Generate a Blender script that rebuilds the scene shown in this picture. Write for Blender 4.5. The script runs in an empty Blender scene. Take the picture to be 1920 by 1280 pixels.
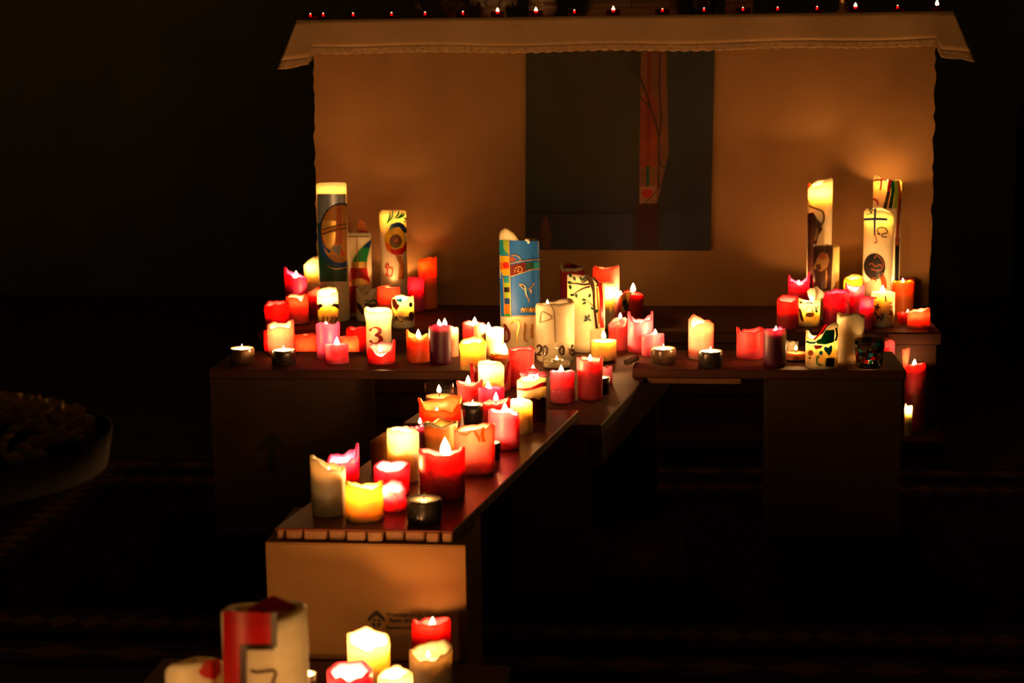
import bpy, math, random
import numpy as np
from mathutils import Vector, Euler, Matrix
from mathutils.geometry import delaunay_2d_cdt

random.seed(7)
SC = bpy.context.scene
COL = SC.collection

# ------------------------------------------------------------------ camera, world, exposure
F_PX, CAM_H = 3200.0, 1.31
YAW, PITCH, ROLL = math.radians(5.6), math.radians(9.77), math.radians(-0.69)
cam_data = bpy.data.cameras.new('camera')
cam_data.sensor_width = 36.0
cam_data.lens = 36.0 * F_PX / 1920.0
cam_data.clip_start = 0.05
cam_data.dof.use_dof = True
cam_data.dof.focus_distance = 4.35
cam_data.dof.aperture_fstop = 5.6
cam = bpy.data.objects.new('camera', cam_data)
COL.objects.link(cam)
RM = Matrix.Rotation(YAW, 3, 'Z') @ Matrix.Rotation(math.pi / 2 - PITCH, 3, 'X') @ Matrix.Rotation(ROLL, 3, 'Z')
cam.location = (0, 0, CAM_H)
cam.rotation_euler = RM.to_euler()
SC.camera = cam
world = bpy.data.worlds.new('world')
SC.world = world
world.use_nodes = True
world.node_tree.nodes['Background'].inputs[0].default_value = (1.0, 0.62, 0.3, 1)
world.node_tree.nodes['Background'].inputs[1].default_value = 0.0016
SC.view_settings.view_transform = 'Standard'
SC.view_settings.look = 'None'
SC.view_settings.gamma = 1.0
SC.view_settings.use_curve_mapping = False
SC.view_settings.exposure = 0.0
cy = SC.cycles
cy.use_denoising = True
cy.use_light_tree = True
cy.use_adaptive_sampling = True
cy.adaptive_threshold = 0.04
cy.adaptive_min_samples = 16
cy.max_bounces = 8
cy.diffuse_bounces = 3
cy.glossy_bounces = 3
cy.transmission_bounces = 4
cy.transparent_max_bounces = 12
cy.sample_clamp_indirect = 4.0
cy.caustics_reflective = False
cy.caustics_refractive = False
FLAME_W = 0.75          # watts of a plain candle flame
FLAME_COL = (1.0, 0.46, 0.14)

# ------------------------------------------------------------------ photograph geometry
CAMV = Vector((0, 0, CAM_H))
def ray(u, v):
    return RM @ Vector(((u - 960) / F_PX, -(v - 640) / F_PX, -1.0))
def onz(u, v, z):
    d = ray(u, v)
    return CAMV + d * ((z - CAM_H) / d.z)
def ony(u, v, y):
    d = ray(u, v)
    return CAMV + d * (y / d.y)
def proj(p):
    q = RM.transposed() @ (Vector(p) - CAMV)
    return 960 + F_PX * q.x / -q.z, 640 - F_PX * q.y / -q.z
def depth(p):
    return -(RM.transposed() @ (Vector(p) - CAMV)).z

# ------------------------------------------------------------------ node helpers
class N:
    """a socket that can be used in arithmetic"""
    def __init__(s, nt, sock): s.nt, s.s = nt, sock
    def op(s, o, *b):
        n = s.nt.nodes.new('ShaderNodeMath'); n.operation = o
        for i, x in enumerate((s,) + b):
            if isinstance(x, N): s.nt.links.new(x.s, n.inputs[i])
            else: n.inputs[i].default_value = x
        return N(s.nt, n.outputs[0])
    def __add__(s, b): return s.op('ADD', b)
    def __sub__(s, b): return s.op('SUBTRACT', b)
    def __mul__(s, b): return s.op('MULTIPLY', b)
    def __lt__(s, b): return s.op('LESS_THAN', b)
    def __gt__(s, b): return s.op('GREATER_THAN', b)
    def abs(s): return s.op('ABSOLUTE')
    def fract(s): return s.op('FRACT')
def new_mat(name):
    m = bpy.data.materials.new(name); m.use_nodes = True
    nt = m.node_tree
    return m, nt, nt.nodes['Principled BSDF']
def noise(nt, scale, detail=3, rough=0.55, stretch=None, coord='Object'):
    tc = nt.nodes.new('ShaderNodeTexCoord'); n = nt.nodes.new('ShaderNodeTexNoise')
    n.inputs['Scale'].default_value = scale; n.inputs['Detail'].default_value = detail; n.inputs['Roughness'].default_value = rough
    mp = nt.nodes.new('ShaderNodeMapping'); mp.inputs['Scale'].default_value = stretch or (1, 1, 1)
    nt.links.new(tc.outputs[coord], mp.inputs[0]); nt.links.new(mp.outputs[0], n.inputs['Vector'])
    return n.outputs['Fac']
def ramp(nt, fac, stops):
    r = nt.nodes.new('ShaderNodeValToRGB')
    while len(r.color_ramp.elements) < len(stops): r.color_ramp.elements.new(0.5)
    for e, (p, c) in zip(r.color_ramp.elements, stops): e.position = p; e.color = (*c, 1)
    nt.links.new(fac, r.inputs[0])
    return r.outputs[0]
def mixc(nt, fac, a, b):
    m = nt.nodes.new('ShaderNodeMix'); m.data_type = 'RGBA'
    for i, x in ((0, fac), (6, a), (7, b)):
        if isinstance(x, N): x = x.s
        if isinstance(x, tuple): m.inputs[i].default_value = (*x, 1)
        elif isinstance(x, float): m.inputs[i].default_value = x
        else: nt.links.new(x, m.inputs[i])
    return m.outputs[2]
def bump(nt, b, fac, strength, dist=0.002):
    n = nt.nodes.new('ShaderNodeBump'); n.inputs['Strength'].default_value = strength; n.inputs['Distance'].default_value = dist
    nt.links.new(fac, n.inputs['Height']); nt.links.new(n.outputs[0], b.inputs['Normal'])
MATS = {}
def cached(fn):
    def g(*a, **k):
        key = (fn.__name__, a, tuple(sorted(k.items())))
        if key not in MATS: MATS[key] = fn(*a, **k)
        return MATS[key]
    return g
@cached
def speckled(name, c, rough=0.6, var=0.18, scale=40.0, bmp=0.15, stretch=None, spec=0.4, metal=0.0):
    m, nt, b = new_mat(name)
    f = noise(nt, scale, 4, 0.6, stretch)
    lo = tuple(x * (1 - var) for x in c); hi = tuple(min(1, x * (1 + var)) for x in c)
    nt.links.new(ramp(nt, f, [(0.3, lo), (0.7, hi)]), b.inputs['Base Color'])
    b.inputs['Roughness'].default_value = rough
    b.inputs['Specular IOR Level'].default_value = spec
    b.inputs['Metallic'].default_value = metal
    if bmp: bump(nt, b, f, bmp)
    return m
WAX = {
    'red': (0.78, 0.075, 0.115), 'darkred': (0.48, 0.012, 0.02), 'pink': (0.91, 0.15, 0.30), 'magenta': (0.78, 0.06, 0.28),
    'salmon': (0.90, 0.34, 0.30), 'orange': (0.93, 0.22, 0.02), 'cream': (0.94, 0.84, 0.60), 'yellow': (0.92, 0.73, 0.28),
    'purple': (0.10, 0.006, 0.055), 'brown': (0.36, 0.14, 0.05), 'greycream': (0.60, 0.53, 0.38), 'peach': (0.94, 0.50, 0.34),
    'orangered': (0.86, 0.13, 0.03), 'gold': (0.50, 0.25, 0.06), 'ivory': (0.88, 0.76, 0.50)}
@cached
def wax(cname, depth_m=0.03):
    m, nt, b = new_mat('wax_' + cname)
    c = WAX[cname]
    f = noise(nt, 55, 4, 0.6)
    lo = tuple(x * 0.9 for x in c)
    nt.links.new(ramp(nt, f, [(0.35, lo), (0.65, c)]), b.inputs['Base Color'])
    b.inputs['Roughness'].default_value = 0.45
    b.inputs['Specular IOR Level'].default_value = 0.35
    b.inputs['Subsurface Weight'].default_value = 1.0
    b.inputs['Subsurface Scale'].default_value = depth_m
    b.inputs['Subsurface Radius'].default_value = (1.0, 0.72 + 0.25 * c[1], 0.62 + 0.3 * c[2])
    bump(nt, b, noise(nt, 130, 3), 0.12, 0.001)
    return m
@cached
def sheet(name, c, rough=0.4, metal=0.0):
    """the thin coloured wax sheets stuck on decorated candles: light comes through them from the glowing wax"""
    m = speckled('wax_sheet_' + name, c, rough, 0.10, 80.0, 0.08, None, 0.5, metal).copy(); nt = m.node_tree
    out = [n for n in nt.nodes if n.type == 'OUTPUT_MATERIAL'][0]; b = nt.nodes['Principled BSDF']
    tr = nt.nodes.new('ShaderNodeBsdfTranslucent'); mx = nt.nodes.new('ShaderNodeMixShader'); mx.inputs[0].default_value = 0.25 if metal else 0.5
    tr.inputs[0].default_value = (*[min(1, x * 1.3) for x in c], 1)
    nt.links.new(b.outputs[0], mx.inputs[1]); nt.links.new(tr.outputs[0], mx.inputs[2]); nt.links.new(mx.outputs[0], out.inputs[0])
    return m
SHEETS = {'blue': (0.015, 0.22, 0.80), 'navy': (0.008, 0.06, 0.28), 'green': (0.01, 0.36, 0.09), 'darkgreen': (0.006, 0.085, 0.045),
          'lime': (0.42, 0.62, 0.05), 'yellow': (0.85, 0.55, 0.02), 'orange': (0.85, 0.22, 0.01), 'red': (0.62, 0.015, 0.012),
          'darkred': (0.20, 0.006, 0.01), 'brown': (0.11, 0.035, 0.012), 'black': (0.010, 0.012, 0.018), 'silver': (0.40, 0.48, 0.62),
          'gold': (0.80, 0.50, 0.12), 'ochre': (0.55, 0.24, 0.04), 'tan': (0.60, 0.33, 0.10), 'teal': (0.02, 0.40, 0.45), 'grey': (0.20, 0.20, 0.20),
          'pink': (0.80, 0.10, 0.16), 'cream': (0.85, 0.72, 0.42), 'sky': (0.05, 0.52, 1.0), 'olive': (0.20, 0.15, 0.03), 'rust': (0.45, 0.12, 0.03),
          'umber': (0.06, 0.018, 0.008), 'wine': (0.30, 0.02, 0.03)}
def sh(n):
    return sheet(n, SHEETS[n], 0.3 if n in ('gold', 'silver') else 0.42, 0.6 if n in ('gold', 'silver') else 0.0)
@cached
def flame_mat():
    m = bpy.data.materials.new('flame'); m.use_nodes = True
    nt = m.node_tree; nt.nodes.clear()
    o = nt.nodes.new('ShaderNodeOutputMaterial'); a = nt.nodes.new('ShaderNodeAddShader')
    t = nt.nodes.new('ShaderNodeBsdfTransparent'); e = nt.nodes.new('ShaderNodeEmission')
    e.inputs[0].default_value = (1.0, 0.72, 0.36, 1); e.inputs[1].default_value = 6.0
    nt.links.new(t.outputs[0], a.inputs[0]); nt.links.new(e.outputs[0], a.inputs[1]); nt.links.new(a.outputs[0], o.inputs[0])
    m.cycles.emission_sampling = 'NONE'
    return m
@cached
def glass_mat(name, tint=(1, 1, 1), gloss=1.0, var=0.0):
    m = bpy.data.materials.new(name); m.use_nodes = True
    nt = m.node_tree; nt.nodes.clear()
    o = nt.nodes.new('ShaderNodeOutputMaterial'); mx = nt.nodes.new('ShaderNodeMixShader')
    t = nt.nodes.new('ShaderNodeBsdfTransparent'); g = nt.nodes.new('ShaderNodeBsdfGlossy'); fr = nt.nodes.new('ShaderNodeLayerWeight')
    fr.inputs['Blend'].default_value = 0.35
    t.inputs[0].default_value = (*tint, 1); g.inputs['Roughness'].default_value = 0.06
    f = N(nt, fr.outputs['Facing']); fac = (f * f * f * 0.6 + 0.03) * gloss
    nt.links.new(fac.s, mx.inputs[0]); nt.links.new(t.outputs[0], mx.inputs[1]); nt.links.new(g.outputs[0], mx.inputs[2])
    nt.links.new(mx.outputs[0], o.inputs[0])
    return m
@cached
def wood(name, lo, hi, rough=0.35, axis='x', coat=0.0, scale=9.0):
    m, nt, b = new_mat(name)
    st = {'x': (0.6, 8, 8), 'y': (8, 0.6, 8), 'z': (8, 8, 0.6)}[axis]
    f = noise(nt, scale, 5, 0.62, st)
    nt.links.new(ramp(nt, f, [(0.25, lo), (0.75, hi)]), b.inputs['Base Color'])
    b.inputs['Roughness'].default_value = rough
    b.inputs['Coat Weight'].default_value = coat
    b.inputs['Coat Roughness'].default_value = 0.2
    bump(nt, b, f, 0.12, 0.001)
    return m
WOOD_RED = wood('red_brown_wood', (0.055, 0.015, 0.007), (0.12, 0.034, 0.015), 0.7, 'x', 0.0)
WOOD_STEP = wood('stained_step_wood', (0.048, 0.013, 0.006), (0.09, 0.027, 0.012), 0.65, 'x')
WOOD_PLANK = wood('varnished_plank_wood', (0.16, 0.032, 0.014), (0.28, 0.062, 0.028), 0.33, 'y', 0.0)
WOOD_END = wood('pale_end_grain_wood', (0.20, 0.09, 0.035), (0.36, 0.17, 0.07), 0.7, 'y', 0.0, 20.0)
WOOD_DARK = wood('dark_wood', (0.03, 0.016, 0.010), (0.07, 0.035, 0.02), 0.5, 'z')
CARD = speckled('cardboard', (0.33, 0.175, 0.06), 0.85, 0.03, 18.0, 0.02, (1, 1, 6), 0.2)
CARD_DARK = speckled('brown_cardboard', (0.085, 0.05, 0.026), 0.9, 0.12, 18.0, 0.05, (1, 1, 6), 0.2)
INK = speckled('black_print', (0.03, 0.025, 0.02), 0.8, 0.1, 60.0, 0.0)
PLASTER = speckled('altar_plaster', (0.335, 0.185, 0.075), 0.9, 0.05, 5.0, 0.04, None, 0.1)
LINEN = speckled('linen', (0.42, 0.275, 0.14), 0.9, 0.06, 30.0, 0.1, None, 0.15)
LACE = speckled('lace', (0.46, 0.30, 0.155), 0.9, 0.30, 90.0, 0.6, None, 0.15)
METAL_DARK = speckled('dark_metal', (0.004, 0.0035, 0.003), 0.9, 0.2, 30.0, 0.05, None, 0.05)
GLAZE = speckled('dark_glaze', (0.045, 0.036, 0.030), 0.22, 0.5, 45.0, 0.1, None, 0.6)
GLAZE_BROWN = speckled('brown_glaze', (0.14, 0.075, 0.04), 0.25, 0.6, 35.0, 0.1, None, 0.6)
BLACKPAINT = speckled('black_holder', (0.014, 0.013, 0.012), 0.35, 0.3, 40.0, 0.0, None, 0.5)
WICK = speckled('charred_wick', (0.02, 0.015, 0.012), 0.9, 0.2, 60.0, 0.0)
ALU = speckled('tealight_aluminium', (0.55, 0.52, 0.48), 0.3, 0.1, 60.0, 0.05, None, 0.5, 0.9)

# ------------------------------------------------------------------ mesh helpers
def link(o, parent=None):
    COL.objects.link(o)
    if parent is not None: o.parent = parent
    return o
def mesh_obj(name, verts, faces, mat, parent=None, loc=(0, 0, 0), smooth=False):
    me = bpy.data.meshes.new(name)
    me.from_pydata([tuple(v) for v in verts], [], faces)
    if smooth: me.polygons.foreach_set('use_smooth', [True] * len(me.polygons))
    me.materials.append(mat)
    me.update()
    o = bpy.data.objects.new(name, me); o.location = loc
    return link(o, parent)
def tag(o, label, cat, group=None, kind=None):
    if label: o['label'] = label
    if cat: o['category'] = cat
    if group: o['group'] = group
    if kind: o['kind'] = kind
    return o
def thing(name, loc, label, cat, group=None, rz=0.0):
    o = bpy.data.objects.new(name, None); o.location = loc; o.rotation_euler = (0, 0, rz); o.empty_display_size = 0.05
    link(o); return tag(o, label, cat, group)
def box_geo(x0, x1, y0, y1, z0, z1, c=0.0):
    """a box with chamfered vertical and top edges"""
    if c <= 0:
        v = [(x, y, z) for z in (z0, z1) for x, y in ((x0, y0), (x1, y0), (x1, y1), (x0, y1))]
        return v, [(3, 2, 1, 0), (4, 5, 6, 7), (0, 1, 5, 4), (1, 2, 6, 5), (2, 3, 7, 6), (3, 0, 4, 7)]
    def ring(z, i):
        a, b, d, e = x0 + i, x1 - i, y0 + i, y1 - i
        return [(a + c, d, z), (b - c, d, z), (b, d + c, z), (b, e - c, z), (b - c, e, z), (a + c, e, z), (a, e - c, z), (a, d + c, z)]
    rs = [ring(z0, c), ring(z0 + c, 0), ring(z1 - c, 0), ring(z1, c)]
    v = sum(rs, []); f = [tuple(range(7, -1, -1)), tuple(range(24, 32))]
    for k in range(3):
        for i in range(8):
            j = (i + 1) % 8; f.append((k * 8 + i, k * 8 + j, k * 8 + 8 + j, k * 8 + 8 + i))
    return v, f
def box(name, b, mat, parent=None, c=0.003, loc=(0, 0, 0)):
    v, f = box_geo(*b, c); return mesh_obj(name, v, f, mat, parent, loc)
def lathe(prof, n=32, cap_bottom=True, cap_top=True):
    v, f = [], []
    for r, z in prof:
        for i in range(n):
            a = 2 * math.pi * i / n; v.append((r * math.cos(a), r * math.sin(a), z))
    for k in range(len(prof) - 1):
        for i in range(n):
            j = (i + 1) % n; f.append((k * n + i, k * n + j, (k + 1) * n + j, (k + 1) * n + i))
    if cap_bottom: f.append(tuple(range(n - 1, -1, -1)))
    if cap_top: f.append(tuple(range((len(prof) - 1) * n, len(prof) * n)))
    return v, f
def tube(pts, rad, n=8):
    v, f = [], []
    pts = [Vector(p) for p in pts]; rads = rad if isinstance(rad, (list, tuple)) else [rad] * len(pts)
    for k, p in enumerate(pts):
        t = (pts[min(k + 1, len(pts) - 1)] - pts[max(k - 1, 0)]).normalized()
        a = t.cross(Vector((0, 0, 1)) if abs(t.z) < 0.9 else Vector((1, 0, 0))).normalized(); b = t.cross(a)
        for i in range(n):
            w = 2 * math.pi * i / n; v.append(p + (a * math.cos(w) + b * math.sin(w)) * rads[k])
    for k in range(len(pts) - 1):
        for i in range(n):
            j = (i + 1) % n; f.append((k * n + i, k * n + j, (k + 1) * n + j, (k + 1) * n + i))
    f.append(tuple(range(n - 1, -1, -1))); f.append(tuple(range((len(pts) - 1) * n, len(pts) * n)))
    return v, f
# shared flame and wick meshes
_fp = [(0.0005, 0.0)] + [(0.30 * math.sin(math.pi * min(1, t ** 0.62)) ** 0.85 * (1 - 0.25 * t) + 0.002, t) for t in (0.06, 0.16, 0.28, 0.4, 0.52, 0.65, 0.78, 0.9)] + [(0.003, 1.0)]
_v, _f = lathe(_fp, 12)
FLAME_ME = bpy.data.meshes.new('flame'); FLAME_ME.from_pydata(_v, [], _f); FLAME_ME.polygons.foreach_set('use_smooth', [True] * len(_f)); FLAME_ME.materials.append(flame_mat())
_v, _f = tube([(0, 0, -0.35), (0, 0, 0.4), (0.06, 0, 0.8), (0.18, 0, 1.0)], 0.11, 6)
WICK_ME = bpy.data.meshes.new('wick'); WICK_ME.from_pydata([tuple(Vector(p) * 0.012) for p in _v], [], _f); WICK_ME.materials.append(WICK)
def add_flame(parent, loc, h=0.026, power=1.0, lean=0.0, visible=True):
    x, y, z = loc
    w = bpy.data.objects.new('wick', WICK_ME); w.location = (x, y, z - 0.004); link(w, parent)
    fo = bpy.data.objects.new('flame', FLAME_ME); fo.scale = (h, h, h); fo.location = (0, 0, 0.005); fo.rotation_euler = (0, lean, 0); link(fo, w)
    ld = bpy.data.lights.new('flame_light', 'POINT'); ld.energy = FLAME_W * power; ld.color = FLAME_COL; ld.shadow_soft_size = 0.0045
    lo = bpy.data.objects.new('flame_light', ld); lo.location = (x, y, z + h * 0.45); link(lo, parent)
    return fo

# ------------------------------------------------------------------ the setting
FLOOR = speckled('dark_floor', (0.06, 0.045, 0.035), 0.6, 0.2, 6.0, 0.05)
WALL = speckled('dim_wall', (0.26, 0.27, 0.18), 0.95, 0.1, 3.0, 0.2)
def struct(name, b, mat): return tag(box(name, b, mat, None, 0), None, None, None, 'structure')
struct('floor', (-5, 4, -1.5, 9.0, -0.1, 0.0), FLOOR)
struct('wall_back', (-5, 4, 9.0, 9.2, 0, 4.5), WALL)
struct('wall_left', (-5.2, -5, -1.5, 9.2, 0, 4.5), WALL)
struct('wall_right', (4, 4.2, -1.5, 9.2, 0, 4.5), WALL)
struct('ceiling', (-5.2, 4.2, -1.5, 9.2, 4.5, 4.6), WALL)
struct('wall_front', (-5.2, 4.2, -1.7, -1.5, 0, 4.5), WALL)

# patterned rug under the benches
def rug_material():
    m, nt, b = new_mat('patterned_rug')
    tc = nt.nodes.new('ShaderNodeTexCoord'); sp = nt.nodes.new('ShaderNodeSeparateXYZ'); nt.links.new(tc.outputs['Object'], sp.inputs[0])
    x, y = N(nt, sp.outputs[0]), N(nt, sp.outputs[1])
    def band(t, lo, hi): return (t > lo) * (t < hi)
    def motif(t, s, lo, hi, k):        # a row of lozenges between lo and hi
        mid, half = (lo + hi) / 2, (hi - lo) / 2
        return (((s * k).fract() - 0.5).abs() * 1.6 + (t - mid).abs() * (1.0 / half)) < 0.82
    def border(t, s, flip):
        a = (0.0, 0.13) if not flip else (0.21, 0.34)
        c = (0.19, 0.34) if not flip else (0.0, 0.15)
        big = band(t, *a); small = band(t, *c)
        m1 = motif(t, s, a[0] + 0.012, a[1] - 0.012, 5.5); m2 = motif(t, s, c[0] + 0.02, c[1] - 0.02, 13.0)
        return big * (m1 * 0.75 + 0.25) + small * (m2 * 0.7 + 0.22)
    far = border(y - 4.92, x, True)
    near = border(y - 3.42, x, False)
    left = border(x + 2.06, y, False) * band(y, 3.42, 5.26)
    panel = band(x, -0.30, 0.02) * band(y, 4.09, 4.65)
    pin = panel * (((motif(y, x, 4.12, 4.62, 6.0)) * 0.6) + 0.35)
    f = (far + near + left + pin * 0.8).op('MINIMUM', 1.0)
    f = f * (N(nt, noise(nt, 60, 3)) * 0.8 + 0.55)
    nt.links.new(mixc(nt, f, (0.012, 0.009, 0.008), (0.20, 0.115, 0.07)), b.inputs['Base Color'])
    b.inputs['Roughness'].default_value = 1.0
    b.inputs['Specular IOR Level'].default_value = 0.1
    bump(nt, b, noise(nt, 400, 2), 0.4, 0.003)
    return m
rug = box('rug', (-2.06, 2.3, 3.42, 5.26, 0.0, 0.008), rug_material(), None, 0.002)
tag(rug, 'dark patterned rug with tan lozenge borders spread under the benches', 'rug')

# altar platform: low step and higher step of stained boards
T1Z, T2Z = 0.087, 0.393
AY = 6.068
pl = thing('altar_platform', (-0.27, 5.9, 0), 'stained wooden two-step platform that carries the altar', 'platform')
def pbox(name, b, mat, c=0.004):
    b = (b[0] + 0.27, b[1] + 0.27, b[2] - 5.9, b[3] - 5.9, b[4], b[5]); return box(name, b, mat, pl, c)
pbox('tread', (-1.40, 0.846, 5.28, 5.56, T1Z - 0.03, T1Z), WOOD_STEP)
pbox('riser', (-1.39, 0.836, 5.30, 5.56, 0.0, T1Z - 0.031), WOOD_STEP)
pbox('tread', (-1.392, 0.846, 5.50, 7.1, T2Z - 0.039, T2Z), WOOD_STEP)
for k in range(3):
    h = (T2Z - 0.039 - T1Z) / 3
    pbox('riser_plank', (-1.38, 0.835, 5.525, 7.08, T1Z + 0.001 + k * h, T1Z + (k + 1) * h - 0.003), WOOD_STEP, 0.003)

# altar block
alt = thing('altar', (-0.21, 6.45, T2Z), 'plastered block altar with a rough ochre front and overhanging top slab', 'altar')
def altar_block():
    nx, nz = 60, 40
    v, f = [], []
    rnd = random.Random(3)
    jl = [rnd.uniform(-0.004, 0.006) for _ in range(nz + 1)]; jr = [rnd.uniform(-0.006, 0.004) for _ in range(nz + 1)]
    y0, y1 = AY - 6.45, 0.5
    rows = []
    for k in range(nz + 1):
        t = k / nz; z = t * (1.375 - T2Z)
        xl = -1.307 + 0.012 * t + jl[k] + 0.21; xr = 0.884 + jr[k] + 0.21
        idx = []
        for i in range(nx + 1):
            s = i / nx; idx.append(len(v)); v.append((xl + (xr - xl) * s, y0 + 0.003 * math.sin(9 * s + 5 * t) + rnd.uniform(-0.0002, 0.0002), z))
        idx.append(len(v)); v.append((xr, y1, z)); idx.append(len(v)); v.append((xl, y1, z))
        rows.append(idx)
    for k in range(nz):
        a, b = rows[k], rows[k + 1]; n = len(a)
        for i in range(n):
            j = (i + 1) % n; f.append((a[i], a[j], b[j], b[i]))
    f.append(tuple(reversed(rows[0]))); f.append(tuple(rows[-1]))
    return v, f
mesh_obj('block', *altar_block(), PLASTER, alt, (0, 0, 0.0))
box('top_slab', (-1.135, 1.142, -0.402, 0.55, 1.375 - T2Z, 1.408 - T2Z), PLASTER, alt)
ATOP = 1.4145

# altar cloth with lace hem
def altar_cloth():
    t = thing('altar_cloth', (-0.205, 6.04, ATOP), 'white altar cloth with lace hem hanging over the altar edge', 'cloth')
    ox, oy, oz = -0.205, 6.04, ATOP
    n = 480
    def front(zt_fn, z0f, z1f, name, mat, scallop, yoff, par=None):
        v, f = [], []
        rows = 7
        for k in range(rows + 1):
            q = k / rows
            for i in range(n + 1):
                s = i / n; x = -1.342 + s * 2.274
                e = max(0.0, 1 - min(s, 1 - s) * 2.274 / 0.055)       # 1 at the corners
                side = -1 if s < 0.5 else 1
                zz0, zz1 = z0f(s, e), z1f(s, e)
                if scallop: zz1 -= 0.005 * abs(math.sin(s * 115 * math.pi / 2))
                z = zz0 + (zz1 - zz0) * q
                drop = ATOP - z
                xx = x + side * e * drop * 0.46 if e > 0 else x
                yy = AY - 0.034 - yoff - drop * 0.06 - 0.004 * math.sin(s * 40) * (drop / 0.1) + e * drop * 0.1
                v.append((xx - ox, yy - oy, z - oz))
        for k in range(rows):
            for i in range(n):
                a = k * (n + 1) + i; f.append((a, a + n + 1, a + n + 2, a + 1))
        o = mesh_obj(name, v, f, mat, par or t, (0, 0, 0), True)
        md = o.modifiers.new('thickness', 'SOLIDIFY'); md.thickness = 0.0016
        return o
    sag = lambda s: 0.012 * math.sin(math.pi * s) * 0.5 + 0.003 * math.sin(s * 23)
    hem = lambda s, e: 1.322 - sag(s) - 0.036 * min(1.0, e * 10) - 0.014 * e
    fd = front(None, lambda s, e: ATOP, hem, 'front_drop', LINEN, False, 0.0)
    front(None, hem, lambda s, e: hem(s, e) - 0.020 - 0.008 * e, 'lace_hem', LACE, True, 0.0005, fd)
    box('top_sheet', (-1.342 - ox, 0.932 - ox, AY - 0.034 - oy, 6.95 - oy, 1.4085 - oz, 1.4145 - oz), LINEN, t, 0.0025)
    for side in (-1, 1):
        v, f = [], []
        m, rows = 24, 6
        for k in range(rows + 1):
            q = k / rows
            for i in range(m + 1):
                s = i / m
                L = 0.168 - 0.014 * abs(math.sin(s * 14)) - 0.02 * s
                x0 = -1.342 if side < 0 else 0.932
                v.append((x0 + side * (0.001 + q * L * (0.42 - 0.10 * s) + 0.006 * math.sin(s * 20) * q) - ox, AY - 0.033 + s * 0.85 - oy + (1 - s) * 0.015 * q, ATOP - q * L - oz))
        for k in range(rows):
            for i in range(m):
                a = k * (m + 1) + i; f.append((a, a + 1, a + m + 2, a + m + 1) if side < 0 else (a, a + m + 1, a + m + 2, a + 1))
        o = mesh_obj('side_drop', v, f, LACE, t, (0, 0, 0), True)
        md = o.modifiers.new('thickness', 'SOLIDIFY'); md.thickness = 0.0016
altar_cloth()

# painted panel on the altar front
def tess(poly, step=None):
    """triangulate a 2-D outline, with inner points every `step`"""
    pts = [Vector(p) for p in poly]; n = len(pts)
    if step:
        dense = []
        for i in range(n):
            a, b = pts[i], pts[(i + 1) % n]; k = max(1, int((b - a).length / step))
            dense += [a + (b - a) * (j / k) for j in range(k)]
        pts = dense; n = len(pts)
    allp = list(pts)
    if step:
        xs = [p.x for p in pts]; ys = [p.y for p in pts]
        gx = np.arange(min(xs) + step / 2, max(xs), step); gy = np.arange(min(ys) + step / 2, max(ys), step)
        for x in gx:
            for y in gy:
                ins = False
                for i in range(n):
                    a, b = pts[i], pts[(i + 1) % n]
                    if (a.y > y) != (b.y > y) and x < (b.x - a.x) * (y - a.y) / (b.y - a.y) + a.x: ins = not ins
                if ins: allp.append(Vector((x, y)))
    vo, _e, fo, *_ = delaunay_2d_cdt(allp, [], [list(range(n))], 1, 1e-6)
    return [(p.x, p.y) for p in vo], [tuple(x) for x in fo]
def plate(tri, outer_fn, inner_fn):
    """a thin solid from a flat triangulation"""
    pts, fs = tri
    n = len(pts)
    v = [outer_fn(*p) for p in pts] + [inner_fn(*p) for p in pts]
    f = [tuple(x) for x in fs] + [tuple(i + n for i in reversed(x)) for x in fs]
    cnt = {}
    for x in fs:
        for i in range(len(x)):
            e = (x[i], x[(i + 1) % len(x)]); cnt[e] = cnt.get(e, 0) + 1
    for (a, b) in cnt:
        if (b, a) not in cnt: f.append((b, a, a + n, b + n))
    return v, f
def ribbon(pts, w):
    """outline of a stroke through pts with width(s) w"""
    P = [Vector(p) for p in pts]; ws = list(w) if isinstance(w, (list, tuple)) else [w] * len(P)
    # resample with Catmull-Rom
    Q, W = [], []
    for i in range(len(P) - 1):
        p0, p1, p2, p3 = P[max(i - 1, 0)], P[i], P[i + 1], P[min(i + 2, len(P) - 1)]
        nk = max(4, int((p2 - p1).length / 2.5))
        for k in range(nk):
            t = k / nk
            Q.append(0.5 * ((2 * p1) + (p2 - p0) * t + (2 * p0 - 5 * p1 + 4 * p2 - p3) * t * t + (3 * p1 - p0 - 3 * p2 + p3) * t ** 3)); W.append(ws[i] * (1 - t) + ws[i + 1] * t)
    Q.append(P[-1]); W.append(ws[-1])
    pts2, fs = [], []
    for k, q in enumerate(Q):
        t = (Q[min(k + 1, len(Q) - 1)] - Q[max(k - 1, 0)])
        t = t.normalized() if t.length > 1e-9 else Vector((1, 0)); nrm = Vector((-t.y, t.x)) * (W[k] / 2)
        pts2 += [(q.x + nrm.x, q.y + nrm.y), (q.x - nrm.x, q.y - nrm.y)]
    for k in range(len(Q) - 1): fs.append((2 * k, 2 * k + 2, 2 * k + 3, 2 * k + 1))
    return pts2, fs
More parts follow.
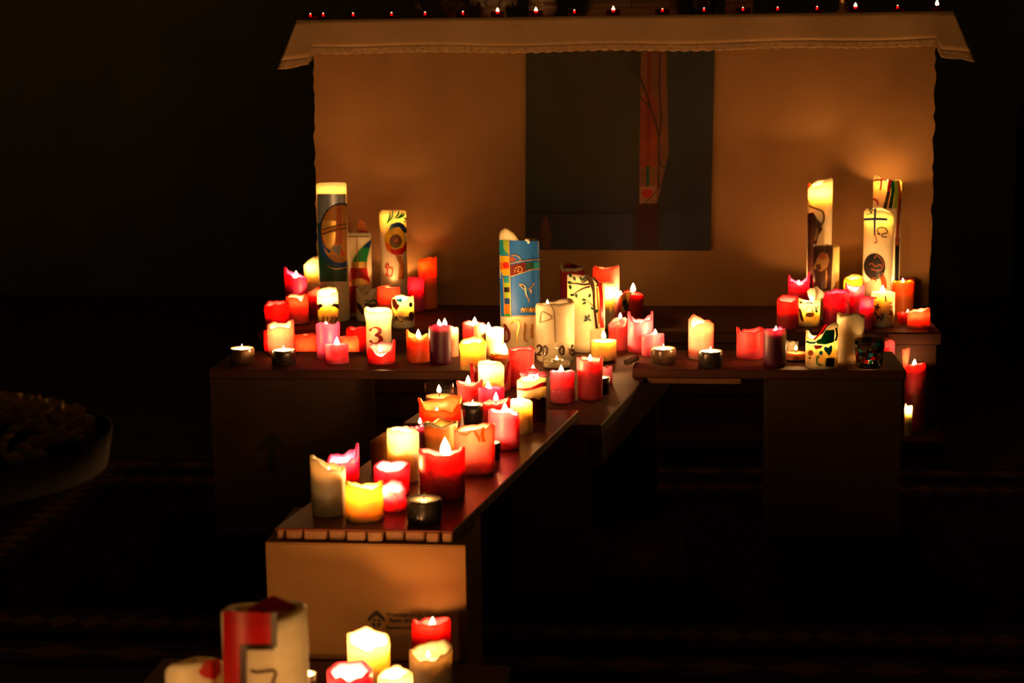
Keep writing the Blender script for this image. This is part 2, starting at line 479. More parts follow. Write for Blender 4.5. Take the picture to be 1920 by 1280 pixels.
def painting():
    y0 = AY - 0.018
    o = ony(985, 92, y0)
    t = thing('painting', (-0.21, y0, 0.95), 'large abstract painting with a pale cross bar and red dot on the altar front', 'painting')
    m, nt, b = new_mat('painted_canvas')
    tc = nt.nodes.new('ShaderNodeTexCoord'); sp = nt.nodes.new('ShaderNodeSeparateXYZ'); nt.links.new(tc.outputs['Object'], sp.inputs[0])
    x, z = N(nt, sp.outputs[0]), N(nt, sp.outputs[2])
    nz = N(nt, noise(nt, 6, 4))
    sun = ((x + 0.05) * (x + 0.05) + (z - 0.22) * (z - 0.22) * 0.6).op('SQRT') + (nz - 0.5) * 0.12
    c = ramp(nt, sun.s, [(0.0, (0.034, 0.029, 0.007)), (0.22, (0.029, 0.027, 0.007)), (0.34, (0.011, 0.024, 0.009)), (0.5, (0.006, 0.019, 0.015))])
    c = mixc(nt, (x > 0.18) * 0.9, c, (0.018, 0.026, 0.028))
    low = (N(nt, (z * -1.0 + x * 0.35 + (nz - 0.5) * 0.10).s) - 0.06) * 9.0
    c = mixc(nt, low.op('MAXIMUM', 0.0).op('MINIMUM', 1.0), c, (0.012, 0.014, 0.02))
    c = mixc(nt, (z < -0.225) * 0.8, c, (0.02, 0.025, 0.045))
    nt.links.new(c, b.inputs['Base Color']); b.inputs['Roughness'].default_value = 0.8; bump(nt, b, noise(nt, 300, 2), 0.1, 0.001)
    p0, p1, p2, p3 = ony(986, 80, y0), ony(1340, 78, y0), ony(1332, 470, y0), ony(985, 468, y0)
    org = Vector((-0.21, y0, 0.95))
    v = [p - org for p in (p0, p1, p2, p3)]; v += [q + Vector((0, 0.011, 0)) for q in v]
    mesh_obj('canvas', v, [(0, 1, 2, 3), (7, 6, 5, 4), (0, 4, 5, 1), (1, 5, 6, 2), (2, 6, 7, 3), (3, 7, 4, 0)], m, t)
    Zc = lambda X, Y: (960 + X / 3.2, 80 + Y / 3.2)
    lay = [0]
    def patch(name, tri, c):
        lay[0] += 1; k = 0.0002 * lay[0]
        f1 = lambda u, w: ony(u, w, y0 - 0.0003 - k) - org; f2 = lambda u, w: ony(u, w, y0 + 0.0001) - org
        mesh_obj(name, *plate(tri, f1, f2), c, t)
    P = lambda nme, c, r=0.8: speckled('paint_' + nme, c, r, 0.25, 14.0, 0.05)
    q = lambda *a: [Zc(*p) for p in a]
    patch('painted_bar', tess(q((775, 40), (925, 40), (940, 660), (872, 965), (765, 965), (765, 600))), P('sand', (0.15, 0.058, 0.02)))
    patch('painted_bar', tess(q((772, 330), (868, 330), (870, 740), (768, 750))), P('vermilion', (0.20, 0.035, 0.008)))
    patch('painted_stripe', tess(q((812, 40), (832, 40), (828, 710), (808, 710))), P('red', (0.16, 0.016, 0.006)))
    patch('painted_square', tess(q((766, 862), (866, 862), (868, 965), (764, 965))), P('pale', (0.22, 0.11, 0.055)))
    patch('painted_stripe', tess(q((806, 740), (823, 740), (823, 862), (806, 862))), P('teal', (0.01, 0.07, 0.07)))
    patch('painted_dot', tess([Zc(813 + 33 * math.cos(a), 904 + 28 * math.sin(a)) for a in np.linspace(0, 6.283, 20)[:-1]]), P('dot', (0.32, 0.015, 0.01)))
    patch('painted_bar', tess(q((745, 968), (880, 968), (880, 1240), (738, 1240))), P('maroon', (0.035, 0.008, 0.006)))
    patch('painted_flame', tess(q((206, 1030), (222, 1080), (238, 1150), (225, 1245), (190, 1245), (162, 1150), (180, 1080))), P('flesh', (0.08, 0.03, 0.013)))
    br = P('twig', (0.035, 0.018, 0.012))
    for pts, w in ((((650, 50), (700, 130), (770, 220), (830, 380), (880, 560), (880, 740), (878, 870)), 8), (((700, 40), (760, 180), (800, 280)), 6), (((728, 40), (755, 120), (780, 40)), 4),
                   (((888, 40), (885, 300), (895, 440), (885, 560)), 7), (((740, 290), (772, 330), (830, 390)), 6), (((886, 700), (900, 745), (950, 760), (900, 840), (850, 910), (790, 970)), 5)):
        patch('painted_twig', ribbon([Zc(*p) for p in pts], w / 3.2), br)
    patch('painted_line', ribbon([Zc(90, 1022), Zc(400, 1022), Zc(700, 1022)], 2.2), P('ink', (0.006, 0.006, 0.008)))
painting()

# ------------------------------------------------------------------ cross of boards, bench and boxes
LB, PK, BN, LP = 0.465, 0.465, 0.44, 0.235
SLOPE = math.atan(0.159)
# long bench behind the front plank
def shear(o):
    for ch in o.children:
        for vv in ch.data.vertices: vv.co.x += 0.159 * vv.co.y
bn = thing('bench', (-0.3275, 4.41, 0), 'dark red-brown wooden bench forming the stem of the candle cross', 'bench')
box('seat', (-0.235, 0.235, -0.52, 0.54, BN - 0.032, BN), WOOD_RED, bn)
for s in (-1, 1): box('apron', (s * 0.215 - 0.011, s * 0.215 + 0.011, -0.47, 0.50, BN - 0.115, BN - 0.0325), WOOD_RED, bn)
for y in (-0.46, 0.46): box('leg_panel', (-0.20, 0.20, y - 0.016, y + 0.016, 0.008, BN - 0.0325), WOOD_RED, bn)
box('stretcher', (-0.012, 0.012, -0.44, 0.44, 0.14, 0.21), WOOD_RED, bn)
shear(bn)
# crossboards
for x0, x1, y0, lab, nm in ((-1.256, -0.515, 4.415, 'thin dark board forming the left arm of the candle cross', 'crossboard'),
                            (-0.118, 0.598, 4.462, 'thin dark board forming the right arm of the candle cross', 'crossboard')):
    t = thing(nm, ((x0 + x1) / 2, y0 + 0.145, LB), lab, 'board', 'arm boards of the cross')
    hw = (x1 - x0) / 2
    box('board', (-hw, hw, -0.145, 0.145, -0.0245, 0), WOOD_RED, t)
    if x0 > -0.5: box('batten', (-0.318, -0.07, -0.14, -0.115, -0.040, -0.025), WOOD_END, t, 0.002)
# front plank of staves
pk = thing('plank', (-0.4745, 3.425, PK), 'varnished plank of glued staves with pale sawn ends at the front', 'plank')
PW, PL = 0.325, 1.03
rnd = random.Random(5)
edges = [-0.1625, -0.147, -0.112, -0.068, -0.034, 0.004, 0.036, 0.072, 0.110, 0.138, 0.1625]
for i in range(len(edges) - 1):
    a, b = edges[i], edges[i + 1]; g = 0.0012 + rnd.uniform(0, 0.002)
    f = -PL / 2 + rnd.uniform(0.000, 0.006)
    o = box('stave', (a + g, b - g, f, PL / 2, -0.0245 + rnd.uniform(0, 0.0012), -0.0036), WOOD_END, pk, 0.0025)
box('varnished_top', (-PW / 2, PW / 2, -PL / 2 - 0.001, PL / 2, -0.0035, 0.0), WOOD_PLANK, pk, 0.0015)
shear(pk)
# small loose stick on the right board
st = mesh_obj('wooden_peg', *tube([(-0.012, -0.03, 0.009), (0.0, 0.0, 0.0095), (0.012, 0.03, 0.010)], 0.009, 8), WOOD_DARK, None, (*onz(1184, 682, LB).xy, LB + 0.001))
tag(st, 'short dark wooden peg lying at the inner end of the right board', 'peg')

# cardboard boxes that carry the boards
def carton(x0, x1, y0, y1, z1, lab, mat, rz=0.0):
    t = thing('cardboard_box', ((x0 + x1) / 2, (y0 + y1) / 2, 0), lab, 'box', 'moving boxes carrying the boards', rz)
    hx, hy = (x1 - x0) / 2, (y1 - y0) / 2; w = 0.004
    for nm, b in (('side_wall', (-hx, hx, -hy, -hy + w, 0.008, z1 - 0.003)), ('side_wall', (-hx, hx, hy - w, hy, 0.008, z1 - 0.003)),
                  ('side_wall', (-hx, -hx + w, -hy + w, hy - w, 0.008, z1 - 0.003)), ('side_wall', (hx - w, hx, -hy + w, hy - w, 0.008, z1 - 0.003)),
                  ('top_flap', (-hx, hx, -hy, -0.001, z1 - 0.003, z1)), ('top_flap', (-hx, hx, 0.001, hy, z1 - 0.003, z1))):
        box(nm, b, mat, t, 0.001)
    return t, hx, hy
fb, hx, hy = carton(-0.735, -0.372, 2.905, 3.14, PK - 0.025, 'pale cardboard box under the front plank, printed with a house logo', CARD)
lbx, lhx, lhy = carton(-1.256, -0.857, 4.425, 4.72, LB - 0.025, 'brown cardboard box with a black arrow under the left arm board', CARD_DARK)
carton(0.244, 0.590, 4.472, 4.76, LB - 0.025, 'plain brown cardboard box under the right arm board', CARD_DARK)
def print_on(parent, org, yplane, tri, name, off=0.0006):
    f1 = lambda u, w: ony(u, w, yplane - off) - org; f2 = lambda u, w: ony(u, w, yplane + 0.0002) - org
    return mesh_obj(name, *plate(tri, f1, f2), INK, parent.children[0])
orgl = Vector(lbx.location)
print_on(lbx, orgl, 4.425, tess([(510, 808), (538, 838), (538, 846), (519, 838), (517, 890), (502, 890), (501, 838), (484, 846), (484, 838)]), 'printed_arrow')
orgf = Vector(fb.location)
Zb = lambda X, Y: (660 + X / 8, 1120 + Y / 8)
print_on(fb, orgf, 2.905, tess([Zb(*p) for p in ((365, 190), (395, 205), (488, 300), (497, 330), (480, 362), (455, 345), (365, 262), (275, 345), (252, 362), (230, 330), (240, 300), (335, 205))]), 'printed_logo')
for q in (((290, 362), (352, 300), (352, 362)), ((378, 300), (440, 362), (378, 362)), ((352, 380), (352, 462), (285, 395), (290, 380)), ((378, 380), (440, 380), (445, 395), (378, 462))):
    print_on(fb, orgf, 2.905, tess([Zb(*p) for p in q]), 'printed_logo')
for txt, X, Y, sz in (('Versch\u00f6nere im', 515, 285, 62), ('Raum der M', 560, 368, 62), ('Baumarkt vor Ort', 512, 468, 40)):
    cu = bpy.data.curves.new('lettering', 'FONT'); cu.body = txt
    p = ony(*Zb(X, Y), 2.9046) ; sc = depth(p) / F_PX / 8
    cu.size = sz * 1.55 * sc; cu.extrude = 0.0002; cu.offset = 0.0003; cu.space_character = 0.9
    tmp = bpy.data.objects.new('lettering', cu); COL.objects.link(tmp); bpy.context.view_layer.update()
    me = bpy.data.meshes.new_from_object(tmp.evaluated_get(bpy.context.evaluated_depsgraph_get())); bpy.data.objects.remove(tmp)
    me.materials.clear(); me.materials.append(INK)
    o = bpy.data.objects.new('lettering', me); o.location = p - orgf; o.rotation_euler = (math.pi / 2, 0, 0); link(o, fb.children[0])

# low stand in front for the nearest candles (its top is just under the frame)
lp = thing('low_bench', (-0.62, 2.36, 0), 'low dark wooden bench under the nearest candles', 'bench')
box('seat', (-0.30, 0.33, -0.65, 0.50, LP - 0.03, LP), WOOD_RED, lp)
for y in (-0.58, 0.42): box('leg_panel', (-0.25, 0.28, y - 0.015, y + 0.015, 0.0, LP - 0.0305), WOOD_RED, lp)

# ------------------------------------------------------------------ candles
FIT = []
class Info: pass
def interp(keys, th):
    if not keys: return 0.0
    ks = sorted((a % 360, d) for a, d in keys)
    ks = [(ks[-1][0] - 360, ks[-1][1])] + ks + [(ks[0][0] + 360, ks[0][1])]
    for (a, d), (b, e) in zip(ks, ks[1:]):
        if a <= th <= b:
            t = (th - a) / (b - a + 1e-9); t = (1 - math.cos(math.pi * t)) / 2
            return d + (e - d) * t
    return 0.0
def place(u, vb, w, z):
    P = onz(u, vb, z); d = Vector((P.x, P.y, 0)).normalized(); s = F_PX / depth(P)
    r = w / 2 / s; c = P + d * r; s = F_PX / depth(c); r = w / 2 / s; c = P + d * r
    i = Info(); i.c, i.d, i.s, i.r = Vector((c.x, c.y, z)), d, F_PX / depth(c), r
    i.right = Vector((d.y, -d.x, 0)); i.layer = 0; i.u = u
    return i
def zat(i, u, v, fwd=0.0):
    """height at which pixel row v meets the vertical plane through the candle's axis"""
    rd = ray(u, v); q = i.c + i.d * fwd
    return CAM_H + rd.z * ((q - CAMV).dot(i.d) / rd.dot(i.d))
def ring_xy(i, th, r):
    a = math.radians(th); return (i.right * math.sin(a) - i.d * math.cos(a)) * r
def candle_body(i, H, rim, wz, wall, flare, wob, seed, flute=0, belly=0.0, nseg=40):
    rnd = random.Random(seed); ph = [rnd.uniform(0, 6.28) for _ in range(6)]
    lumps = [(rnd.uniform(0, 360), rnd.uniform(10, 22), rnd.uniform(-1.9, 2.3) * wob) for _ in range(6)]
    rz = []
    for k in range(nseg):
        th = 360 * k / nseg; a = math.radians(th)
        wv = wob * (math.sin(3 * a + ph[0]) * 0.5 + math.sin(5 * a + ph[1]) * 0.35 + math.sin(9 * a + ph[2]) * 0.3 - abs(math.sin(4 * a + ph[5])) ** 6 * 0.8)
        for (ba, bw, bh) in lumps:
            dd = abs((th - ba + 180) % 360 - 180); wv += bh * math.exp(-(dd / bw) ** 2)
        rz.append(H + interp(rim, th) / i.s + wv)
    v, f = [], []
    R = i.r
    def ring(fn):
        b = len(v)
        for k in range(nseg):
            th = 360 * k / nseg; r, z = fn(th, k); p = ring_xy(i, th, r); v.append((p.x, p.y, z))
        return b
    rings = []
    def rr(th, t, k):
        a = math.radians(th)
        g = 1 + 0.010 * math.sin(2 * a + ph[3] + 3 * t) + 0.008 * math.sin(4 * a + ph[4] - 5 * t) if wob > 0 else 1.0
        g += belly * math.sin(math.pi * t)
        if flare: g += flare * (1 - math.cos(math.pi * min(1.0, max(0.0, (t - 0.74) / 0.2)))) / 2
        if flute: g *= 1 - 0.055 * (0.5 + 0.5 * math.cos(a * flute))
        return R * g
    rings.append(ring(lambda th, k: (R * 0.93, 0.0)))
    for t in (0.012, 0.1, 0.25, 0.42, 0.58, 0.72, 0.82, 0.9, 0.955, 0.988):
        rings.append(ring(lambda th, k: (rr(th, t, k) * (0.985 if t < 0.02 else 1.0), max(0.002 if t < .05 else .004, rz[k] * t))))
    wl = wall * R
    rings.append(ring(lambda th, k: (rr(th, 1.0, k) - wl * 0.35, rz[k])))
    rings.append(ring(lambda th, k: (rr(th, 1.0, k) - wl * 0.8, max(wz, rz[k] - wl * 0.12))))
    for t in (0.25, 0.55, 0.85):
        rings.append(ring(lambda th, k: (rr(th, 1.0, k) - wl * (1.0 + 0.25 * t), max(wz, rz[k] + (wz - rz[k]) * t))))
    rings.append(ring(lambda th, k: ((R - wl * 1.5) * 0.9, wz)))
    rings.append(ring(lambda th, k: ((R - wl * 1.5) * 0.45, wz - 0.0006)))
    for a, b in zip(rings, rings[1:]):
        for k in range(nseg):
            j = (k + 1) % nseg; f.append((a + k, a + j, b + j, b + k))
    f.append(tuple(range(rings[0] + nseg - 1, rings[0] - 1, -1)))
    cidx = len(v); v.append((0, 0, wz - 0.0008))
    for k in range(nseg): f.append((rings[-1] + k, rings[-1] + (k + 1) % nseg, cidx))
    return v, f
SEED = [10]
def candle(z, u, vb, w, vt, col, label, rim=(), fl=(), well=6, tilt=0.7, wall=0.28, flare=0.0, wob=0.0022, name='pillar_candle', group=None, flute=0, belly=0.0, sss=0.03, low=None):
    i = place(u, vb, w, z); SEED[0] += 1; ub = u
    for _ in range(3):
        H = zat(i, u, vt) - z; hh = H * 0.6 if vb < 1280 else H * 0.85
        ub += u - proj(i.c + Vector((0, 0, hh)))[0]; i = place(ub, vb, w, z)
    H = zat(i, u, vt) - z
    lift = i.r * (CAM_H - z - H) / (i.c - CAMV).length        # how far the near rim shows below the far one
    rim = [(a, interp(rim, a) + i.s * lift * math.cos(math.radians(a)) * (tilt if abs(a) < 90 or a > 270 else tilt * 0.5)) for a in range(0, 360, 10)]
    mn = min([d for _a, d in rim] + [0]) / i.s
    wz = H + mn - well / i.s
    if fl: wz = min(zat(i, u + a[0], a[1]) - z - (a[2] if len(a) > 2 else 17) * 0.5 / i.s - 0.005 for a in fl)
    wz = max(0.006, min(wz, H + mn - 0.002))
    t = thing(name, i.c, label, 'candle', group)
    i.t, i.H, i.col, i.z, i.label, i.wob = t, H, col, z, label, wob
    v, f = candle_body(i, H, rim, wz, wall, flare, wob, SEED[0], flute, belly)
    i.body = mesh_obj('body', v, f, wax(col, sss), t, (0, 0, 0), True)
    for a in fl:
        h = (a[2] if len(a) > 2 else 17) / i.s; pw = a[3] if len(a) > 3 else 1.0
        off = i.right * (a[0] / i.s)
        zz = max(wz + 0.004, zat(i, u + a[0], a[1]) - z - h * 0.5)
        add_flame(t, (off.x, off.y, zz), h, pw, random.uniform(-0.06, 0.06))
    if not fl:
        wk = bpy.data.objects.new('wick', WICK_ME); wk.location = (0, 0, wz + 0.002); link(wk, t)
    FIT.append((label[:40], i.c.copy(), i.r * 1.02, z, H, i.u))
    return i
def surf(i, u, v, off):
    """pixel -> point on the candle's side, `off` proud of it (local to the candle)"""
    rd = ray(u, v); R = i.r + off
    cx, cyy = CAMV.x - i.c.x, CAMV.y - i.c.y
    A = rd.x ** 2 + rd.y ** 2; B = cx * rd.x + cyy * rd.y; Cc = cx * cx + cyy * cyy - i.r * i.r * 0.992
    D = B * B - A * Cc
    t = (-B - math.sqrt(D)) / A if D > 0 else -B / A
    p = Vector((cx + rd.x * t, cyy + rd.y * t)); p = p.normalized() * R
    return Vector((p.x, p.y, CAM_H + rd.z * t - i.c.z))
def deco(i, name, tri, c, off=None, lab=None):
    i.layer += 1; off = off if off is not None else (0.0014 if i.wob > 0 else 0.0004) + 0.00012 * i.layer
    o = mesh_obj(name, *plate(tri, lambda u, v: surf(i, u, v, off), lambda u, v: surf(i, u, v, -0.0012)), sh(c), i.t, (0, 0, 0), False)
    if lab: o['label'] = lab
    return o
def panel(i, name, pts, c, step=None, lab=None):
    return deco(i, name, tess(pts, step or max(2.0, 2 * i.r * i.s / 22)), c, None, lab)
def line(i, name, pts, w, c, lab=None): return deco(i, name, ribbon(pts, w), c, None, lab)
def blob(cx, cyy, rx, ry, n=20, a0=0, a1=360):
    return [(cx + rx * math.cos(math.radians(a)), cyy + ry * math.sin(math.radians(a))) for a in np.linspace(a0, a1, n, endpoint=(a1 - a0) < 360)]
def standing(i, name, pts, c, fwd=0.0, th=0.005, mat=None):
    """a flat piece of wax standing upright on the candle"""
    def at(u, v, k):
        rd = ray(u, v); q = i.c + i.d * (fwd + k); t = (q - CAMV).dot(i.d) / rd.dot(i.d); return CAMV + rd * t - i.c
    return mesh_obj(name, *plate(tess(pts), lambda u, v: at(u, v, -th / 2), lambda u, v: at(u, v, th / 2)), mat or sh(c), i.t)
def crust(i, col, sc=(1.025, 1.04, 1.01, 0.96), up=0.0012):
    """a pale crumbly edge of hardened wax along the rim"""
    n, vs = 40, [v.co for v in i.body.data.vertices]; v, f = [], []
    for q, k in zip(sc, (9, 10, 11, 12)):
        for j in range(n):
            p = vs[k * n + j]; v.append((p.x * q, p.y * q, p.z + up * (1 if k > 9 else 0) + (0.0 if k > 9 else -0.0015 * (j % 3))))
    for k in range(3):
        for j in range(n): f.append((k * n + j, k * n + (j + 1) % n, (k + 1) * n + (j + 1) % n, (k + 1) * n + j))
    return mesh_obj('wax_crust', v, f, wax(col, 0.01), i.t, (0, 0, 0), True)
def holder(z, u, vb, w, vt, label, mat, power=0.5, shape='bowl', group='tea light holders', flame_px=5):
    i = place(u, vb, w * 0.92, z); H = zat(i, u, vt) - z; R = w / 2 / i.s
    t = thing('tealight_holder', i.c, label, 'candle holder', group)
    if shape == 'bowl': pr = [(R * 0.90, 0), (R * 0.97, H * 0.10), (R * 1.01, H * 0.4), (R * 1.0, H * 0.8), (R * 0.965, H * 0.98), (R * 0.955, H), (R * 0.915, H), (R * 0.905, H * 0.95), (R * 0.89, H * 0.4)]
    else: pr = [(R * 0.86, 0), (R * 0.9, H * 0.04), (R * 0.97, H * 0.6), (R, H), (R * 0.95, H), (R * 0.93, H * 0.9), (R * 0.89, H * 0.4)]
    mesh_obj('bowl', *lathe(pr, 32), mat, t, (0, 0, 0), True)
    wzz = H * (0.955 if shape == 'bowl' else 0.93)
    mesh_obj('tealight_wax', *lathe([(R * 0.88, H * 0.42), (R * 0.895, wzz), (R * 0.84, wzz + 0.0003), (R * 0.3, wzz - 0.0004)], 28), wax('cream', 0.006), t, (0, 0, 0), True)
    add_flame(t, (0, 0, wzz + 0.005), flame_px / i.s, power)
    FIT.append((label[:40], i.c.copy(), R, z, H, u)); i.t, i.H = t, H
    return i

# ---- left arm board
G = 'candles on the left arm board'
holder(LB, 455, 683, 46, 652, 'brown mottled tea light holder at the far left end of the board', GLAZE_BROWN, 2.2)
holder(LB, 533, 686, 46, 655, 'dark glazed tea light holder in front of the candle with a torn rim', GLAZE, 2.2)
candle(LB, 527, 668, 50, 609, 'salmon', 'salmon candle with torn wavy rim behind the dark tea light holder', [(0, -2), (40, -8), (80, 10), (110, 8), (180, 2), (230, 6), (270, 0), (310, -6)], [(0, 622, 14, 1.4)], group=G, wall=0.23)
candle(LB, 615.5, 675, 44, 606, 'magenta', 'tall magenta-pink candle with level rim and tiny flame', [], [(-3, 607, 10, 0.8)], group=G, wall=0.21)
candle(LB, 632, 684, 43, 647, 'pink', 'short pink candle with crusted rim and upright flame at the board edge', [(60, 2), (90, -3), (140, 2)], [(0, 641, 19)], group=G, wob=0.0014, flare=0.05)
i = candle(LB, 710, 669, 48, 581, 'cream', 'white candle with an overhanging lip and a large dark red 3', [(0, -2), (60, -4), (180, 4), (270, 3)], [(-4, 585, 14, 1.5)], group=G, flare=0.10, wall=0.25)
line(i, 'wax_number', [(694, 620), (698, 615), (706, 614), (712, 618), (711, 624), (703, 628)], [5, 2, 3, 7, 6, 2], 'wine', 'dark red number 3')
line(i, 'wax_number', [(703, 628), (712, 631), (714, 637), (708, 643), (699, 643), (694, 638)], [2, 6, 8, 3, 2, 5], 'wine')
candle(LB, 715, 685, 53, 650, 'red', 'squat dark red candle with a deep notch in its glowing rim', [(0, -13), (40, -6), (85, 13), (110, 3), (180, 5), (250, 3), (300, -1)], [(-2, 654, 12, 1.4)], tilt=0.1, group=G, wall=0.21)
candle(LB, 784, 681, 43, 629, 'orangered', 'orange-red candle with a pointed left rim and bright flame', [(0, -6), (90, 5), (180, -1), (270, 11), (315, -2)], [(1, 626, 18, 1.1)], group=G, wall=0.21)
candle(LB, 825.5, 685, 42, 610, 'purple', 'dark purple pillar candle with two flames side by side', [], [(-1, 607, 17, 0.8), (9, 605, 17, 0.8)], group=G, wall=0.21, well=3)
candle(LB, 847, 670, 26, 614, 'peach', 'slim pale candle half hidden behind the purple pillar', [], [(3, 618, 12, 0.8)], group=G)

# ---- low step behind the left board
G = 'candles on the low altar step'
candle(T1Z, 512, 800, 30, 617, 'red', 'narrow red candle standing behind the torn salmon candle', [], [(0, 640, 12, 1.2)], group=G)
candle(T1Z, 574, 802, 42, 627, 'salmon', 'plain salmon candle with straight top behind the left board', [], [(0, 648, 12, 1.6)], group=G)
candle(T1Z, 655, 818, 39, 627, 'salmon', 'plain salmon candle with rounded top corner beside the white number candle', [(90, -4)], [(0, 648, 12, 1.6)], group=G)
candle(T1Z, 673, 797, 44, 611, 'red', 'deep red candle just left of the white number candle', [(270, -3)], [(0, 630, 12, 0.7)], group=G)

# ---- upper step, left group
G = 'candles on the upper step, left of the altar painting'
Zl = lambda X, Y: (585 + X / 4.573, 335 + Y / 4.573)
zl = lambda *a: [Zl(*p) for p in a]
i = candle(T2Z, 624, 604, 56, 343, 'cream', 'tallest Easter candle with silver band and a boat picture', [], [(0, 356, 12, 0.8)], group=G, wob=0, wall=0.18, name='easter_candle')
panel(i, 'silver_band', zl((48, 130), (300, 130), (300, 395), (48, 395)), 'silver')
panel(i, 'green_field', zl((48, 380), (300, 380), (300, 880), (62, 880)), 'darkgreen')
panel(i, 'navy_crescent', zl(*[(min(298, max(56, x)), min(775, y)) for x, y in blob(250, 490, 195, 285, 28)]), 'navy')
panel(i, 'gold_disc', zl(*[(min(298, x), y) for x, y in blob(240, 470, 160, 252, 28)]), 'ochre')
panel(i, 'sail', zl((92, 360), (210, 360), (207, 405), (88, 440)), 'gold')
panel(i, 'sail', zl((96, 485), (205, 455), (190, 570), (150, 600), (118, 560)), 'gold')
panel(i, 'hull', zl((92, 520), (120, 590), (165, 620), (150, 640), (100, 590)), 'navy')
panel(i, 'mast', zl((212, 225), (250, 225), (258, 560), (200, 560)), 'rust')
line(i, 'rope', zl((88, 440), (190, 405), (298, 388)), 2.0, 'brown')
line(i, 'rope', zl((88, 478), (190, 440), (298, 425)), 2.0, 'brown')
panel(i, 'bird', zl((170, 600), (185, 562), (205, 588), (238, 560), (246, 600), (230, 655), (200, 640)), 'grey')
line(i, 'streamer', zl((250, 610), (262, 650), (275, 640)), 3.0, 'red')
line(i, 'gold_curve', zl((130, 745), (170, 766), (220, 772), (295, 758)), 1.4, 'gold')
line(i, 'brown_outline', zl((95, 560), (80, 440), (100, 330), (160, 250), (230, 222), (298, 225)), 1.4, 'brown')
i = candle(T2Z, 674.5, 596, 45, 444, 'cream', 'Easter candle with a rainbow flame and an orange wax egg on top', [(90, 8), (120, 10)], group=G, wob=0, name='easter_candle')
Lb = [(515, 510), (450, 570), (390, 630), (350, 700), (325, 790), (310, 890)]; Rb = [(516, 510), (492, 600), (472, 680), (470, 760), (480, 830), (497, 888)]
def bx_(B, y):
    for (x0, y0), (x1, y1) in zip(B, B[1:]):
        if y0 <= y <= y1: return x0 + (x1 - x0) * (y - y0) / (y1 - y0)
    return B[-1][0]
for y0, y1, c in ((512, 590, 'navy'), (590, 712, 'green'), (712, 765, 'gold'), (765, 886, 'red')):
    ys = np.linspace(y0, y1, 5)
    panel(i, 'rainbow_band', zl(*([(bx_(Lb, y), y) for y in ys] + [(bx_(Rb, y), y) for y in ys[::-1]])), c)
panel(i, 'sun_arch', zl((308, 915), (330, 880), (375, 855), (420, 853), (470, 872), (500, 905)), 'gold')
panel(i, 'red_base', zl((306, 918), (388, 918), (388, 1150), (306, 1150)), 'red')
line(i, 'cord', zl((385, 500), (388, 640), (392, 780), (398, 910)), 1.6, 'tan')
line(i, 'rim_line', zl((308, 497), (400, 494), (490, 496)), 1.6, 'brown')
standing(i, 'wax_egg', zl((385, 505), (383, 420), (395, 370), (420, 352), (445, 365), (465, 400), (480, 450), (482, 505)), 'rust', 0.012, 0.006, wax('orange'))
i = candle(T2Z, 738, 592, 50, 389, 'cream', 'Easter candle with a coloured spiral and green leaves', [(270, -8), (300, -4)], [(0, 409, 14, 0.9)], group=G, wob=0, name='easter_candle')
for pts in (((640, 385), (665, 330), (668, 280)), ((650, 375), (685, 330), (692, 270)), ((700, 340), (735, 310), (745, 275)), ((715, 345), (755, 320), (778, 285)), ((735, 340), (775, 320), (795, 295))):
    line(i, 'leaf', zl(*pts), [1.2, 3.6, 1.2], 'green')
panel(i, 'spiral_arc', zl(*(blob(735, 470, 80, 98, 12, 180, 355) + blob(735, 470, 40, 55, 12, 355, 180))), 'navy')
panel(i, 'spiral_arc', zl((668, 400), (690, 380), (694, 420), (672, 420)), 'teal')
panel(i, 'spiral_ring', zl(*blob(712, 520, 90, 102, 24)), 'yellow')
panel(i, 'spiral_ring', zl((628, 550), (672, 555), (690, 610), (675, 640), (640, 605)), 'orange')
panel(i, 'spiral_ring', zl((675, 600), (725, 605), (775, 590), (806, 540), (806, 610), (770, 648), (720, 655), (680, 640)), 'red')
panel(i, 'spiral_core', zl(*blob(718, 535, 52, 60, 18)), 'olive')
line(i, 'spiral_line', zl((670, 540), (690, 500), (725, 492), (748, 515), (740, 550), (712, 556), (700, 532), (718, 515)), 2.6, 'wine')
line(i, 'spiral_line', zl((712, 540), (722, 520), (735, 530)), 3.0, 'orange')
panel(i, 'stalk', zl((718, 660), (760, 660), (785, 740), (790, 860), (735, 860), (750, 740)), 'ochre')
line(i, 'wax_letter', zl((640, 830), (650, 770), (632, 760), (650, 725), (660, 760), (690, 770), (680, 835), (645, 820)), 1.6, 'red')
line(i, 'wax_number', zl((787, 345), (795, 333), (803, 345), (788, 372), (808, 372)), 1.2, 'black')
candle(T2Z, 586, 583, 31, 486, 'cream', 'plain cream candle half hidden left of the tallest Easter candle', [(40, 6), (90, 8), (270, -9)], [(0, 500, 12, 0.8)], group=G)
candle(T2Z, 555, 592, 42, 514, 'magenta', 'magenta candle with a slanting rim and flame, high on the left', [(0, -6), (90, -9), (180, 2), (270, 13), (310, 2)], [(1, 516, 17, 1.0)], group=G)
candle(T2Z, 519, 617, 46, 570, 'red', 'wide red candle with lumpy rim at the far left of the step', [(0, 0), (60, 3), (140, 5), (220, 6), (270, -2)], [(0, 582, 12, 1.3)], group=G, wob=0.002)
candle(T2Z, 557.5, 608, 42, 555, 'salmon', 'salmon-red candle with a folded notch in the front rim', [(0, -2), (25, -9), (50, 4), (270, 0), (200, 3)], [(0, 566, 12, 1.2)], group=G)
candle(T2Z, 590, 596, 26, 546, 'red', 'red candle with flame squeezed beside the cow-spotted white candle', [(60, 9), (270, -4)], [(4, 548, 10, 0.9)], group=G)
i = candle(T2Z, 614.5, 617, 39, 549, 'cream', 'white candle with black patches and brown lettering, burning brightly', [(0, -4), (60, 2), (120, 8), (180, 11), (240, 7), (300, -3)], [(0, 560, 14, 2.0)], group=G, wall=0.21)
